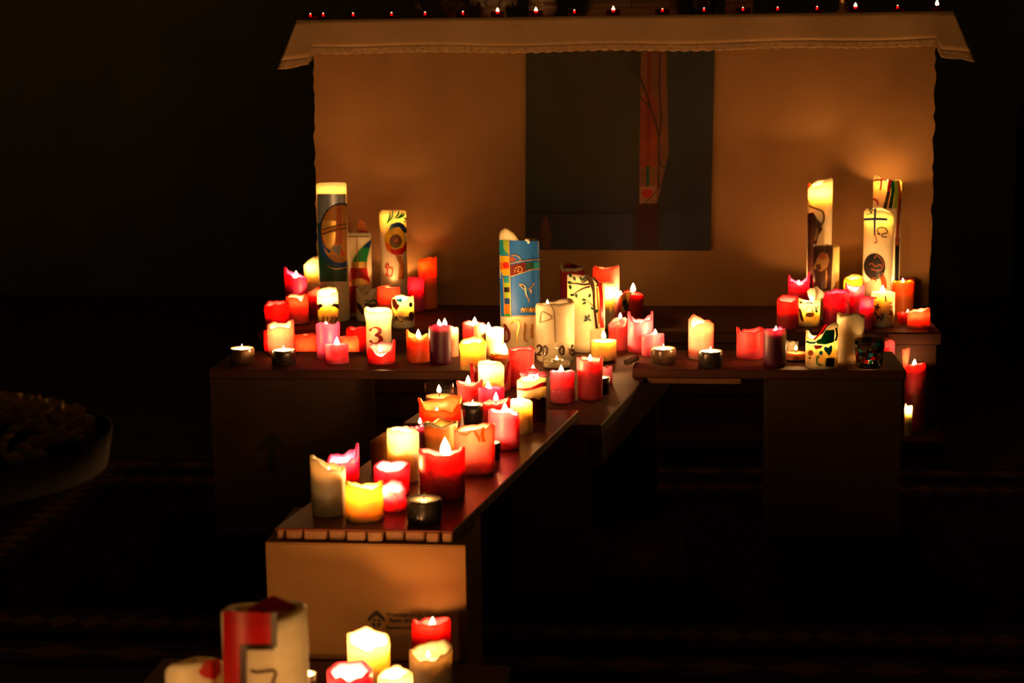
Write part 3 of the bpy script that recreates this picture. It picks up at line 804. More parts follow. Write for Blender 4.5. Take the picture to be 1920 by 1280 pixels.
for p in ([(595, 571), (602, 569), (606, 573), (601, 577), (597, 582)], [(620, 573), (626, 568), (634, 570), (634, 579), (628, 575)]): panel(i, 'wax_patch', p, 'black')
for x in (604, 612, 620, 628): line(i, 'wax_letter', [(x, 594), (x + 3, 597), (x, 602), (x + 3, 604)], 1.5, 'brown')
i = candle(T2Z, 687.5, 603, 39, 546, 'cream', 'white candle with petal-like rim and green lettering', [(0, -6), (40, 3), (80, 7), (120, -2), (170, 6), (220, -3), (270, 8), (320, -2)], group=G, well=14)
line(i, 'wax_letter', [(686, 562), (692, 566), (700, 562), (706, 566)], 2.6, 'green')
panel(i, 'wax_patch', [(669, 566), (676, 572), (683, 584), (680, 590), (671, 578)], 'brown')
line(i, 'wax_patch', [(684, 570), (695, 573), (705, 572)], 6, 'olive')
candle(T2Z, 729, 600, 42, 536, 'salmon', 'salmon candle with a straight top under the glowing cream candle', [(90, -2)], [(0, 552, 12, 1.2)], group=G)
candle(T2Z, 750.5, 578, 33, 527, 'cream', 'small glowing cream candle above the decorated one', [(180, 2)], [(0, 536, 12, 1.6)], group=G)
i = candle(T2Z, 755.5, 616, 42, 559, 'cream', 'white candle with orange, blue and black wax shapes', [(0, -3), (60, 4), (270, 2), (200, 4)], [(0, 566, 12, 1.6)], group=G, wall=0.23)
panel(i, 'wax_patch', [(736, 561), (741, 560), (746, 570), (750, 572), (744, 582), (737, 574)], 'orange')
panel(i, 'wax_patch', [(742, 561), (755, 558), (753, 566), (746, 565)], 'sky')
panel(i, 'wax_patch', blob(769.5, 571, 3.0, 4.6, 12), 'black')
panel(i, 'wax_patch', blob(770.5, 593, 5, 9, 12), 'brown')
for x, pts in ((0, [(740, 602), (743, 593), (746, 602)]), (1, [(749, 594), (754, 595), (755, 602), (749, 603)]), (2, [(758, 593), (760, 601), (763, 593), (765, 601)])): line(i, 'wax_letter', pts, 1.8, 'brown')
candle(T2Z, 779.5, 585, 31, 522, 'magenta', 'crimson candle in front of the tall orange one', [(90, 2)], [(0, 536, 12, 0.8)], group=G)
candle(T2Z, 802, 580, 35, 484, 'orange', 'tall plain orange-red candle at the end of the left step group', [(90, 1), (270, -2)], [(0, 500, 12, 0.6)], group=G)

# ---- crossing of the cross
G = 'candles at the crossing of the boards'
i = candle(BN, 974.5, 664, 74, 449, 'ivory', 'tall Easter candle wrapped in blue wax with a gold-edged patchwork cross', [(0, 0), (60, -2), (90, -1), (180, 1), (210, 2), (240, 7), (268, 11), (290, 18), (316, 23), (340, 15), (355, 5)], group=G, wob=0, name='easter_candle', well=4, wall=0.18)
Zc = lambda X, Y: (920 + X / 5.333, 420 + Y / 5.333)
zc = lambda *a: [Zc(*p) for p in a]
panel(i, 'blue_sheet', zc((80, 158), (492, 172), (496, 905), (105, 922)), 'blue')
panel(i, 'cross_patch', zc((126, 158), (184, 158), (184, 310), (140, 260), (130, 220)), 'lime')
panel(i, 'cross_patch', zc((92, 160), (128, 160), (134, 255), (182, 305), (92, 312)), 'teal')
panel(i, 'cross_patch', zc((95, 318), (188, 318), (190, 380), (95, 385)), 'yellow')
panel(i, 'cross_patch', zc((94, 385), (150, 375), (190, 385), (190, 450), (100, 450)), 'orange')
panel(i, 'cross_patch', zc(*blob(158, 412, 32, 30, 14)), 'red')
panel(i, 'cross_patch', zc((100, 450), (190, 450), (190, 515), (125, 515)), 'yellow')
panel(i, 'cross_patch', zc((190, 325), (230, 325), (262, 365), (195, 378)), 'rust')
panel(i, 'cross_patch', zc((195, 412), (345, 380), (350, 470), (210, 520), (195, 500)), 'darkred')
panel(i, 'cross_patch', zc((350, 380), (425, 378), (424, 448), (352, 456)), 'darkgreen')
panel(i, 'cross_patch', zc((425, 378), (486, 380), (486, 448), (425, 450)), 'teal')
for y0, y1, c in ((530, 585, 'teal'), (585, 630, 'lime'), (630, 680, 'black'), (680, 740, 'lime'), (740, 795, 'navy'), (800, 895, 'orange'), (895, 920, 'green')):
    panel(i, 'cross_patch', zc((138, y0), (198, y0), (200, y1), (140, y1)), c)
for pts in (((185, 158), (190, 320), (195, 510), (205, 920)), ((132, 530), (140, 720), (150, 920)), ((195, 395), (300, 370), (400, 357), (486, 352)), ((195, 525), (270, 500), (345, 475), (400, 455), (486, 450)), ((210, 310), (250, 310), (285, 330), (298, 356)), ((128, 925), (250, 930), (350, 925), (480, 905))):
    line(i, 'gold_strip', zc(*pts), 1.3, 'gold')
line(i, 'gold_motif', zc((245, 480), (250, 440), (300, 425), (312, 470), (270, 475), (280, 445)), 1.0, 'gold')
for pts in (((345, 660), (352, 700), (372, 745), (380, 778)), ((345, 660), (300, 620), (288, 600), (330, 610), (350, 650)), ((372, 655), (410, 620), (428, 590)), ((395, 690), (400, 660), (385, 660))):
    line(i, 'gold_bird', zc(*pts), 1.2, 'gold')
for k in range(6): line(i, 'gold_grass', zc((305 + 25 * k, 880), (318 + 25 * k, 835), (330 + 25 * k, 880)), 1.6, 'gold')
line(i, 'gold_grass', zc((300, 850), (370, 860), (445, 845)), 1.4, 'gold')
for pts, c in ((((140, 1000), (185, 1080), (185, 1150), (150, 1180), (138, 1120), (145, 1040)), 'wine'), (((205, 1000), (225, 970), (260, 965), (285, 1000), (270, 1080), (262, 1190)), 'gold'), (((335, 990), (345, 1030), (335, 1090), (340, 1160), (370, 1170)), 'tan'), (((412, 1000), (405, 1080), (410, 1140)), 'tan')):
    line(i, 'gold_number', zc(*pts), 2.6, c)
v, f = tube([(0, 0, 0), (0.004, -0.004, 0.004), (0.010, -0.007, 0.003), (0.012, -0.008, -0.006)], [0.002, 0.004, 0.0045, 0.003], 8)
p = surf(i, 985, 452, -0.004); mesh_obj('wax_curl', v, f, wax('ivory'), i.t, p, True)
Z5 = lambda X, Y: (1000 + X / 5.333, 540 + Y / 5.333)
z5 = lambda *a: [Z5(*p) for p in a]
i = candle(BN, 1041, 681, 71, 566, 'greycream', 'cracked cream candle with 2006 in brown wax numerals', [(0, -3), (40, -1), (80, 2), (110, 4), (300, -2), (270, -6)], [(-14, 566, 9, 0.3)], group=G, flare=0.03, wall=0.35, well=3)
line(i, 'crack', z5((170, 160), (205, 230), (212, 330), (222, 540)), 1.6, 'olive')
line(i, 'crack', z5((70, 345), (85, 240), (130, 250), (185, 300), (70, 345)), 1.6, 'olive')
for pts in (((40, 590), (60, 570), (82, 585), (75, 630), (45, 665), (85, 665)), ((118, 575), (100, 610), (108, 655), (130, 660), (140, 610), (118, 575)), ((290, 575), (262, 610), (270, 655), (296, 660), (305, 610), (290, 575)), ((395, 568), (368, 600), (366, 650), (390, 672), (408, 645), (388, 615), (370, 630))):
    line(i, 'wax_number', z5(*pts), 3.2, 'umber')
Z4 = lambda X, Y: (900 + X / 5.333, 400 + Y / 5.333)
z4 = lambda *a: [Z4(*p) for p in a]
i = candle(BN, 1099, 662, 70, 527, 'cream', 'cream candle with a dark tree, leaves and a red stripe', [(270, 13), (310, 14), (0, 12), (26, 8), (48, -2), (90, -14), (130, -2), (180, 6), (230, 10)], [(2, 552, 14, 1.3)], group=G, wob=0, wall=0.21, name='easter_candle')
line(i, 'tree_trunk', z4((1060, 620), (1110, 680), (1135, 780), (1140, 900), (1155, 1050), (1168, 1150)), [10, 9, 5, 4, 4, 5], 'umber')
for pts, w in ((((1110, 700), (1040, 710), (960, 700), (890, 700)), [4, 4, 3, 1.5]), (((1100, 730), (1030, 750), (960, 790), (920, 815)), [4, 3, 2, 1.5]), (((1130, 640), (1180, 700), (1160, 730)), [5, 4, 2]), (((1135, 930), (1095, 890), (1070, 865)), 1.4), (((1080, 650), (1030, 690), (1010, 660)), [4, 2, 1.4])):
    line(i, 'tree_branch', z4(*pts), w, 'umber')
for x, y, a in ((905, 620, 60), (945, 650, 70), (1010, 650, 50), (1040, 655, 110), (905, 735, 80), (900, 690, 20), (925, 815, 10), (965, 820, 80), (1040, 862, 10), (1045, 895, 150), (1095, 820, 110), (1125, 950, 30), (1165, 975, 120), (1060, 1040, 70), (1085, 1030, 120), (1060, 1065, 160), (1090, 1060, 30)):
    ca, sa = math.cos(math.radians(a)), math.sin(math.radians(a))
    panel(i, 'leaf', z4(*[(x + ca * px - sa * py, y + sa * px + ca * py) for px, py in ((-24, 0), (-8, -12), (10, -11), (26, 0), (10, 11), (-8, 12))]), 'darkgreen')
line(i, 'red_stripe', z4((1190, 690), (1205, 800), (1210, 950), (1218, 1140)), 5.0, 'red')
line(i, 'brown_stripe', z4((1165, 740), (1175, 900), (1190, 1100)), 1.5, 'ochre')
i = candle(T2Z, 1073, 604, 46, 500, 'red', 'tall red candle with pale ragged rim behind the tree candle', [(0, -3), (60, 2), (120, -1), (180, 4), (270, 4), (320, -2)], group=G, well=3)
crust(i, 'ivory')
candle(T2Z, 1136.5, 604, 49, 501, 'salmon', 'tall salmon-red candle with a scooped rim beside the tree candle', [(0, -2), (60, 4), (90, 3), (180, -2), (270, 3)], [(0, 515, 12, 1.0)], group=G)
candle(T2Z, 1140, 616, 24, 532, 'cream', 'slim white glowing candle in front of the tall salmon-red one', [(60, 3)], [(0, 548, 14, 1.6)], group=G)
i = candle(T2Z, 1184, 606, 45, 549, 'darkred', 'dark red candle with a yellow and black wax flower and two flames', [(0, -2), (90, -4), (270, -10), (200, 4)], [(3, 539, 17, 1.0), (-20, 551, 12, 0.7)], group=G, wob=0.0006)
panel(i, 'wax_patch', [(1163, 553), (1170, 550), (1180, 546), (1186, 548), (1180, 558), (1176, 575), (1166, 572)], 'gold')
panel(i, 'wax_patch', [(1168, 564), (1174, 561), (1179, 570), (1178, 582), (1168, 580)], 'black')
panel(i, 'wax_patch', [(1165, 575), (1170, 573), (1172, 584), (1167, 586)], 'cream')
candle(BN, 1159, 659, 36, 597, 'red', 'dark red candle broken open in front, behind the clear tumbler', [(0, -9), (40, -16), (80, -1), (180, 2), (270, -12), (310, -16)], [(4, 592, 12, 0.9)], group=G, wall=0.21)
candle(LB, 1201, 663, 48, 600, 'pink', 'pink candle with two upswept horns on its rim', [(0, -4), (60, 2), (85, 20), (110, 12), (180, -2), (250, 10), (275, 16), (310, 0)], [(0, 612, 14, 1.6)], group=G, wall=0.23)
candle(LB, 1224, 670, 42, 628, 'pink', 'short pink candle with crumbled rim and leaning flame on the right board', [(60, 4), (90, 3), (270, -2)], [(5, 624, 15, 1.0)], group=G, wob=0.0012)
def tumbler(z, u, vb, w, vt, vw, label, flame_v, contents='gold', power=1.2, tint=(0.97, 0.97, 0.95), cname='wax_filling', flame_px=16):
    i = place(u, vb, w, z); H = zat(i, u, vt) - z; R = i.r; hw = zat(i, u, vw) - z
    t = thing('glass_votive', i.c, label, 'candle glass', 'candle glasses')
    mesh_obj('glass', *lathe([(R * 0.93, 0), (R, 0.004), (R, H - 0.001), (R - 0.001, H), (R - 0.0022, H - 0.001), (R - 0.0022, 0.007), (R * 0.5, 0.006)], 40), glass_mat('glass', tint), t, (0, 0, 0), True)
    mesh_obj(cname, *lathe([(R * 0.9, 0.0075), (R - 0.0035, 0.009), (R - 0.0035, hw), (R * 0.8, hw - 0.001), (R * 0.3, hw - 0.002)], 36), wax(contents), t, (0, 0, 0), True)
    fz = max(hw + 0.004, zat(i, u, flame_v) - z - flame_px / i.s * 0.5)
    add_flame(t, (0, 0, fz), flame_px / i.s, power)
    FIT.append((label[:40], i.c.copy(), R, z, H, u)); i.t, i.H = t, H
    return i
tumbler(BN, 1132, 683, 52, 618, 638, 'clear tumbler with golden wax and a dazzling flame', 632, 'yellow', 2.4)
i = tumbler(BN, 1044, 696, 54, 648, 678, 'clear glass with a tiny tea light in front of the 2006 candle', 672, 'greycream', 0.35, flame_px=8)
mesh_obj('tealight_cup', *lathe([(0.017, 0.0), (0.0175, 0.012), (0.016, 0.012), (0.016, 0.002)], 24), ALU, i.t, (0, 0, zat(i, 1044, 681) - BN), True)
candle(BN, 1106, 752, 48, 673, 'red', 'scarlet pillar candle with bright flame at the right edge of the bench', [(0, -1), (90, 2), (270, 3)], [(1, 671, 14, 1.1)], group=G, wall=0.21)
candle(BN, 1135, 722, 27, 690, 'pink', 'small pink candle half hidden behind the scarlet pillar', [(90, 3)], group=G)
holder(BN, 1124, 741, 40, 706, 'black tea light holder half hidden behind the scarlet pillar', BLACKPAINT, 2.2, 'cup')

# ---- right arm board
G = 'candles on the right arm board'
holder(LB, 1244, 683, 47, 652, 'brown glazed tea light holder at the inner end of the right board', GLAZE_BROWN, 2.2)
candle(LB, 1314.5, 675, 47, 603, 'salmon', 'tall salmon-orange candle glowing inside with a high back rim', [(0, -4), (30, 2), (60, -1), (90, -5), (150, 3), (210, 9), (260, 7), (310, -10)], [(0, 618, 14, 2.0)], group=G, wall=0.25)
holder(LB, 1332, 691, 46, 657, 'dark green-black tea light holder in front of the tall salmon-orange candle', GLAZE, 2.2)
candle(LB, 1406, 675, 50, 618, 'red', 'red candle with a swooping rim beside the purple one', [(0, -4), (90, 4), (180, 0), (270, 4), (310, -8), (230, -6)], [(0, 634, 12, 0.9)], group=G, flare=0.04)
candle(LB, 1452.5, 690, 42, 620, 'purple', 'dark purple candle with a pink glowing top on the right board', [(60, 3), (90, 4)], [(2, 617, 12, 1.0)], group=G, wall=0.21)
candle(LB, 1485, 668, 24, 628, 'cream', 'slim cream candle stub behind the tea light glass', [(90, -12)], group=G)
tumbler(LB, 1492, 681, 39, 651, 660, 'low tea light glass with a wide bright flame beside the house candle', 652, 'brown', 0.6, flame_px=10)
Z6 = lambda X, Y: (1360 + X / 4.571, 540 + Y / 4.571)
z6 = lambda *a: [Z6(*p) for p in a]
i = candle(LB, 1541, 693, 60, 622, 'cream', 'white candle with green house, blue heart and black square', [(270, 3), (300, -12), (330, -12), (0, -3), (30, 14), (60, 19), (90, 14), (150, -4), (210, -10)], [(0, 640, 14, 0.9)], group=G, wob=0, wall=0.21)
panel(i, 'green_house', z6((790, 445), (820, 430), (860, 360), (935, 355), (932, 460), (860, 482), (790, 478), (775, 460)), 'green')
panel(i, 'blue_heart', z6((885, 580), (848, 530), (845, 505), (865, 500), (880, 512), (905, 488), (918, 505), (910, 545)), 'sky')
panel(i, 'black_square', z6((868, 598), (935, 598), (928, 676), (858, 668)), 'black')
panel(i, 'red_shape', z6((755, 490), (840, 490), (820, 515), (775, 525)), 'pink')
line(i, 'blue_band', z6((695, 455), (730, 468), (775, 465)), 4, 'sky')
line(i, 'flower_stem', z6((795, 580), (785, 610), (790, 650), (830, 660)), 2.2, 'green')
panel(i, 'flower', z6(*blob(820, 555, 16, 20, 10)), 'sky')
panel(i, 'flower', z6(*blob(795, 588, 16, 13, 10)), 'lime')
panel(i, 'red_flower', z6(*blob(735, 555, 22, 26, 10)), 'orange')
line(i, 'red_edge', z6((760, 440), (810, 390), (850, 330), (870, 310)), 3, 'red')
line(i, 'dark_edge', z6((945, 340), (955, 400), (940, 450)), 2.5, 'brown')
panel(i, 'black_dot', z6(*blob(727, 597, 8, 7, 8)), 'black')
candle(LB, 1594.5, 684, 51, 592, 'ivory', 'tall ivory candle with jagged rim behind the house candle', [(0, 2), (35, 6), (60, 0), (270, 4), (310, -1)], group=G, well=3, wob=0.0012)
def mosaic_glass():
    i = place(1629.5, 692, 46, LB); H = zat(i, 1629, 636) - LB; R0, R1 = 22.5 / i.s, 27.5 / i.s
    t = thing('glass_votive', i.c, 'tapered mosaic glass of dark and coloured chips at the right board end', 'candle glass', 'candle glasses')
    mesh_obj('glass', *lathe([(R0 * 0.9, 0), (R0, 0.004), (R1, H), (R1 - 0.002, H), (R0 - 0.002, 0.008), (R0 * 0.4, 0.007)], 32), glass_mat('smoky_glass', (0.45, 0.38, 0.32)), t, (0, 0, 0), True)
    cols = ['navy', 'red', 'teal', 'umber', 'grey', 'olive', 'sky', 'darkred', 'black', 'black', 'umber', 'black', 'silver']
    nr, nc = 7, 20
    for r in range(nr):
        for k in range(nc):
            if random.random() < 0.12: continue
            a0 = (k + 0.06 + 0.5 * (r % 2)) * 2 * math.pi / nc; a1 = a0 + 0.88 * 2 * math.pi / nc
            z0, z1 = H * (0.08 + 0.9 * r / nr), H * (0.08 + 0.9 * (r + 0.88) / nr)
            rr = lambda z: R0 + (R1 - R0) * z / H + 0.0003
            v = []
            for d in (0.0, 0.0012):
                for a, z in ((a0, z0), (a1, z0), (a1, z1), (a0, z1)):
                    zz = z + random.uniform(-0.0006, 0.0006); v.append(((rr(zz) + d) * math.cos(a), (rr(zz) + d) * math.sin(a), zz))
            mesh_obj('chip', v, [(4, 5, 6, 7), (0, 1, 5, 4), (1, 2, 6, 5), (2, 3, 7, 6), (3, 0, 4, 7), (3, 2, 1, 0)], sh(random.choice(cols)), t)
    hw = 0.012
    mesh_obj('tealight_wax', *lathe([(0.017, 0.0085), (0.017, hw), (0.006, hw - 0.0004)], 24), wax('cream', 0.006), t, (0, 0, 0), True)
    add_flame(t, (0, 0, hw + 0.003), 9 / i.s, 0.6)
    FIT.append(('mosaic', i.c.copy(), R1, LB, H, 1629))
mosaic_glass()

# ---- low step right
G = 'candles on the low altar step'
candle(T1Z, 1664, 800, 24, 638, 'pink', 'narrow pink candle close behind the mosaic glass', [], [(0, 644, 8, 0.3)], group=G)
candle(T1Z, 1695, 795, 36, 650, 'salmon', 'salmon candle with a curling horn at the right end of the board', [(0, -3), (40, 2), (80, 13), (110, 11), (180, -2), (270, 6), (320, -2)], [(0, 672, 12, 0.5)], group=G, flare=0.05)
candle(T1Z, 1716, 810, 37, 684, 'red', 'tall red candle on the low step beside the right box', [(60, 4), (90, 5), (270, -2)], [(-3, 680, 14, 0.45)], group=G)
candle(T1Z, 1703, 819, 14, 760, 'cream', 'slim cream candle at the foot of the tall red one', [], [(0, 766, 10, 0.5)], group=G)

# ---- upper step, right group
G = 'candles on the upper step, right of the altar painting'
Z7 = lambda X, Y: (1420 + X / 5.333, 310 + Y / 5.333)
z7 = lambda *a: [Z7(*p) for p in a]
i = candle(T2Z, 1536.5, 590, 45, 342, 'cream', 'tall glowing Easter candle with a broken orange-tipped rim', [(90, 8), (60, 9), (30, 6), (0, -4), (300, -8), (270, -10), (180, 4)], [(0, 362, 14, 1.8)], group=G, wob=0, name='easter_candle', wall=0.21)
panel(i, 'brown_figure', z7((505, 480), (560, 470), (600, 540), (640, 580), (650, 640), (610, 700), (590, 790), (505, 790)), 'brown')
line(i, 'brown_outline', z7((500, 340), (520, 400), (580, 430), (650, 460), (665, 540), (630, 620)), 3.2, 'olive')
panel(i, 'brown_oval', z7(*blob(542, 545, 38, 66, 16)), 'umber')
line(i, 'pale_figure', z7((600, 630), (590, 700), (575, 750)), 4, 'tan')
panel(i, 'brown_base', z7((505, 790), (560, 790), (560, 1240), (505, 1240)), 'umber')
v, f = tube([(0, 0, -0.01), (0, 0, 0.008), (-0.004, 0, 0.018)], [0.008, 0.007, 0.002], 8)
mesh_obj('orange_tip', v, f, wax('orange'), i.t, surf(i, 1514, 352, -0.006), True)
i = candle(T2Z, 1549, 600, 48, 462, 'yellow', 'amber candle with a dark brown panel and pale praying figure', [(90, 2)], group=G, wob=0, well=2, name='easter_candle')
panel(i, 'brown_panel', z7((512, 812), (755, 805), (755, 900), (735, 1250), (512, 1250)), 'umber')
panel(i, 'pale_figure', z7((600, 930), (640, 880), (700, 880), (720, 950), (700, 1020), (640, 1060), (560, 1030)), 'tan')
panel(i, 'figure_hair', z7(*blob(655, 905, 40, 38, 14)), 'rust')
panel(i, 'figure_patch', z7((590, 990), (630, 985), (640, 1040), (590, 1050)), 'brown')  # brown wax piece laid on the pale figure
line(i, 'pale_candle', z7((690, 1040), (690, 1130), (682, 1230)), [2.5, 4, 4], 'tan')
i = candle(T2Z, 1646.5, 600, 55, 392, 'cream', 'cream Easter candle with a blue cross and a dark disc', [(0, -1), (60, -6), (90, -16), (130, -4), (180, 3), (270, -5), (300, 2)], [(0, 412, 14, 1.2)], group=G, wob=0, name='easter_candle', wall=0.23)
line(i, 'blue_cross', z7((1180, 430), (1175, 540), (1172, 700)), [4, 4, 2.4], 'navy')
line(i, 'blue_cross', z7((1068, 540), (1180, 535), (1300, 540)), 4.4, 'navy')
line(i, 'wax_letter', z7((1090, 490), (1130, 480), (1150, 440), (1120, 440), (1150, 490)), 1.6, 'darkgreen')
line(i, 'wax_letter', z7((1195, 680), (1225, 690), (1200, 650), (1225, 622), (1280, 630), (1298, 670), (1245, 690), (1250, 712), (1295, 715)), 1.8, 'black')
line(i, 'wax_letter', z7((1180, 700), (1195, 760), (1165, 775), (1200, 770)), 1.4, 'wine')
panel(i, 'dark_disc', z7(*blob(1172, 1010, 106, 132, 24)), 'black')
for pts in (((1120, 990), (1150, 980), (1180, 1010), (1230, 990), (1245, 1040), (1190, 1050), (1140, 1030)), ((1170, 930), (1200, 900), (1250, 960), (1262, 1020)), ((1130, 1150), (1170, 1120), (1190, 1160))):
    line(i, 'disc_lines', z7(*pts), 2.0, 'rust')
line(i, 'red_base', z7((1230, 1080), (1260, 1150), (1270, 1230)), 9, 'rust')
i = candle(T2Z, 1662, 587, 52, 336, 'cream', 'rearmost Easter candle with red letters and rainbow stripes', [(0, -2), (60, 0), (90, -2), (270, 8), (300, 7), (340, -2), (150, -8), (180, -12), (210, -6)], [(0, 344, 14, 1.0)], group=G, wob=0, name='easter_candle')
line(i, 'wax_letter', z7((1155, 155), (1200, 145), (1255, 142)), 2.8, 'red'); line(i, 'wax_letter', z7((1240, 145), (1238, 200), (1228, 250)), 3.0, 'red')
line(i, 'wax_letter', z7((1145, 350), (1170, 338), (1200, 360), (1205, 395)), 2.8, 'red')
for x0, c in ((0, 'black'), (42, 'darkgreen'), (80, 'lime'), (112, 'orange')):
    line(i, 'stripe', z7((1390 - 60 + x0 * 0.65, 150), (1350 - 40 + x0, 280), (1275 + x0 * 1.25, 430)), 6.5 if c != 'orange' else 5, c)
line(i, 'stripe', z7((1335, 140), (1315, 200), (1310, 260)), 5, 'red')
line(i, 'stripe', z7((1425, 330), (1410, 500), (1395, 800)), 5, 'rust')
line(i, 'stripe', z7((1400, 720), (1395, 900), (1390, 1150)), 7, 'black')
candle(T2Z, 1497.5, 594, 40, 525, 'magenta', 'magenta candle with two pointed horns like cat ears', [(0, -6), (60, 0), (85, 17), (110, 6), (180, -3), (250, 2), (275, 9), (310, -2)], [(0, 530, 10, 1.3)], group=G, wall=0.23)
candle(T2Z, 1477, 618, 40, 559, 'red', 'plump red candle with rounded shoulder at the group\'s left end', [(0, -6), (60, -3), (180, 6), (240, 4), (270, -1)], [(2, 572, 10, 0.9)], group=G, well=6)
i = candle(T2Z, 1517, 613, 41, 563, 'cream', 'white candle with black and orange doodles and pale wax petals standing on top', [(0, -3), (60, 2), (270, 4), (180, -2)], [(0, 572, 12, 1.6)], group=G, wob=0, wall=0.23)
panel(i, 'wax_patch', [(1497, 575), (1502, 580), (1506, 596), (1508, 602), (1503, 602), (1499, 590)], 'brown')
line(i, 'doodle', [(1528, 574), (1531, 579), (1534, 573)], 2, 'black'); line(i, 'doodle', [(1530, 578), (1530, 585), (1533, 582)], 2.6, 'black')
line(i, 'doodle', [(1512, 568), (1521, 567), (1522, 571)], 2, 'black'); panel(i, 'doodle', blob(1518, 590, 8, 5, 10), 'ochre'); line(i, 'doodle', [(1508, 580), (1520, 575), (1526, 590)], 1.4, 'orange')
panel(i, 'doodle', blob(1502, 567, 3, 2.5, 8), 'olive')
standing(i, 'wax_petal', [(1516, 556), (1513, 546), (1519, 540), (1527, 540), (1530, 548), (1525, 572)], 'cream', 0.012, 0.006, wax('cream'))
standing(i, 'wax_petal', [(1526, 552), (1526, 538), (1531, 536), (1546, 550), (1545, 558), (1530, 572)], 'cream', 0.02, 0.006, wax('cream'))
i = candle(T2Z, 1568, 610, 48, 546, 'magenta', 'broad magenta candle with a cut seam down its right side', [(0, -3), (60, -1), (180, 4), (270, -4)], [(-2, 562, 10, 1.4)], group=G, well=6)
line(i, 'seam', [(1577, 551), (1584, 560), (1590, 569), (1590, 590)], 1.6, 'pink')
candle(T2Z, 1602, 604, 36, 537, 'pink', 'pink candle with a scooped rim in front of the yellow one', [(0, -6), (70, 4), (180, -2), (270, 8), (310, -4)], [(0, 546, 10, 1.3)], group=G, wall=0.23)
candle(T2Z, 1601.5, 586, 39, 520, 'yellow', 'lemon yellow candle with uneven rim', [(0, -3), (60, 2), (90, 2), (180, 5), (270, -4)], [(0, 532, 10, 1.2)], group=G)
candle(T2Z, 1625, 618, 26, 556, 'magenta', 'slender crimson candle between the ivory and the cross-marked ones', [], [(0, 570, 10, 0.7)], group=G)
i = candle(T2Z, 1655.5, 614, 43, 547, 'cream', 'white candle dotted with black crosses and orange marks', [], [(-2, 543, 17, 1.5)], group=G, wob=0, wall=0.23)
for pts in (((1640, 573), (1651, 577)), ((1646, 569), (1645, 580)), ((1660, 554), (1661, 565)), ((1644, 598), (1656, 588)), ((1650, 601), (1657, 592)), ((1640, 586), (1648, 596)), ((1668, 582), (1673, 594)), ((1666, 590), (1674, 586))):
    line(i, 'black_mark', pts, 2.6, 'black')
for x, y in ((1642, 558), (1670, 568), (1671, 575), (1652, 590)): panel(i, 'orange_mark', blob(x, y, 2.6, 2.4, 8), 'orange')
candle(T2Z, 1692.5, 594, 41, 527, 'orange', 'tall orange candle glowing at the top with a small flame', [], [(0, 526, 9, 1.4)], group=G, wall=0.26)
candle(T2Z, 1698, 582, 34, 523, 'red', 'red candle mostly hidden behind the glowing orange one', [], group=G)
candle(T2Z, 1693.5, 607, 21, 586, 'darkred', 'small dark red candle with a pin-point flame', [], [(8, 584, 8, 0.5)], group=G)
candle(T2Z, 1722.5, 616, 41, 581, 'salmon', 'low salmon-orange candle with a slanting rim at the step\'s right corner', [(0, -2), (60, 4), (90, 5), (270, -4)], [(-2, 590, 10, 1.3)], group=G, wall=0.26)

# ---- stem of the cross: bench, back to front
G = 'candles along the stem of the cross'
i = candle(LB, 889, 667, 43, 608, 'red', 'red and white candle with a frayed rim burning behind the yellow pillar', [(0, -2), (60, 0), (180, 4), (270, 3)], [(1, 603, 18, 1.8)], group=G, wob=0.002, wall=0.25)
panel(i, 'cream_drip', [(888, 609), (910, 608), (910, 640), (888, 640)], 'cream')
candle(LB, 928, 669, 34, 616, 'cream', 'blazing cream candle with a guttering side beside the yellow pillar', [(90, 2), (180, 3), (270, -2)], [(-12, 614, 20, 1.6), (4, 622, 12, 1.0)], group=G, wob=0.0015)
candle(BN, 887, 713, 49, 639, 'yellow', 'thick yellow pillar with a melted overhanging lip', [(0, -3), (90, -1), (180, 5), (220, 3), (270, -6)], [(0, 648, 12, 1.8)], group=G, flare=0.07, wall=0.26)
i = candle(BN, 938, 693, 36, 667, 'brown', 'dark brown candle with crumbly rim and tall flame', [(180, 3)], [(8, 654, 22, 1.2)], group=G, wob=0.0015)
crust(i, 'gold')
candle(BN, 978, 728, 48, 655, 'red', 'red pillar with bumpy melted rim in front of the blue Easter candle', [(0, -1), (60, 2), (180, 3), (270, 0)], [(0, 664, 10, 1.3)], group=G, wob=0.0016, flare=0.05)
candle(BN, 920, 738, 76, 682, 'darkred', 'wide dark red shell with curled petals around the cream candle', [(0, -40), (50, -36), (75, 4), (95, 6), (125, -8), (180, -14), (240, -8), (270, 2), (300, -34)], group=G, wall=0.18, well=4, wob=0.0015)
candle(BN, 921, 748, 49, 679, 'cream', 'bright cream candle with chipped rim inside dark red petals', [(0, 0), (50, 3), (60, -3), (90, -6), (180, 3), (270, 1)], [(0, 690, 12, 2.2)], group=G, wob=0.0012, wall=0.25)
i = tumbler(BN, 824, 768, 55, 718, 742, 'clear glass with a burning stub at the left edge of the bench', 729, 'brown', 0.9)
candle(BN, 881, 758, 46, 719, 'red', 'crimson candle with two melted ears and a round flame', [(0, -2), (75, 8), (100, 5), (180, 0), (265, 6), (290, 2)], [(-3, 712, 17, 1.1)], group=G, wob=0.0016, flare=0.08)
candle(BN, 921.5, 776, 49, 729, 'magenta', 'violet-pink candle with a crusted rim and large flame', [(60, 4), (180, 2)], [(-5, 726, 24, 1.3)], group=G, wob=0.0018)
i = candle(BN, 1054.5, 757, 46, 698, 'pink', 'crimson candle in a straight clear glass with a leaning flame', [(60, 3), (270, 2)], [(-2, 693, 18, 1.2)], group=G, wob=0.0014)
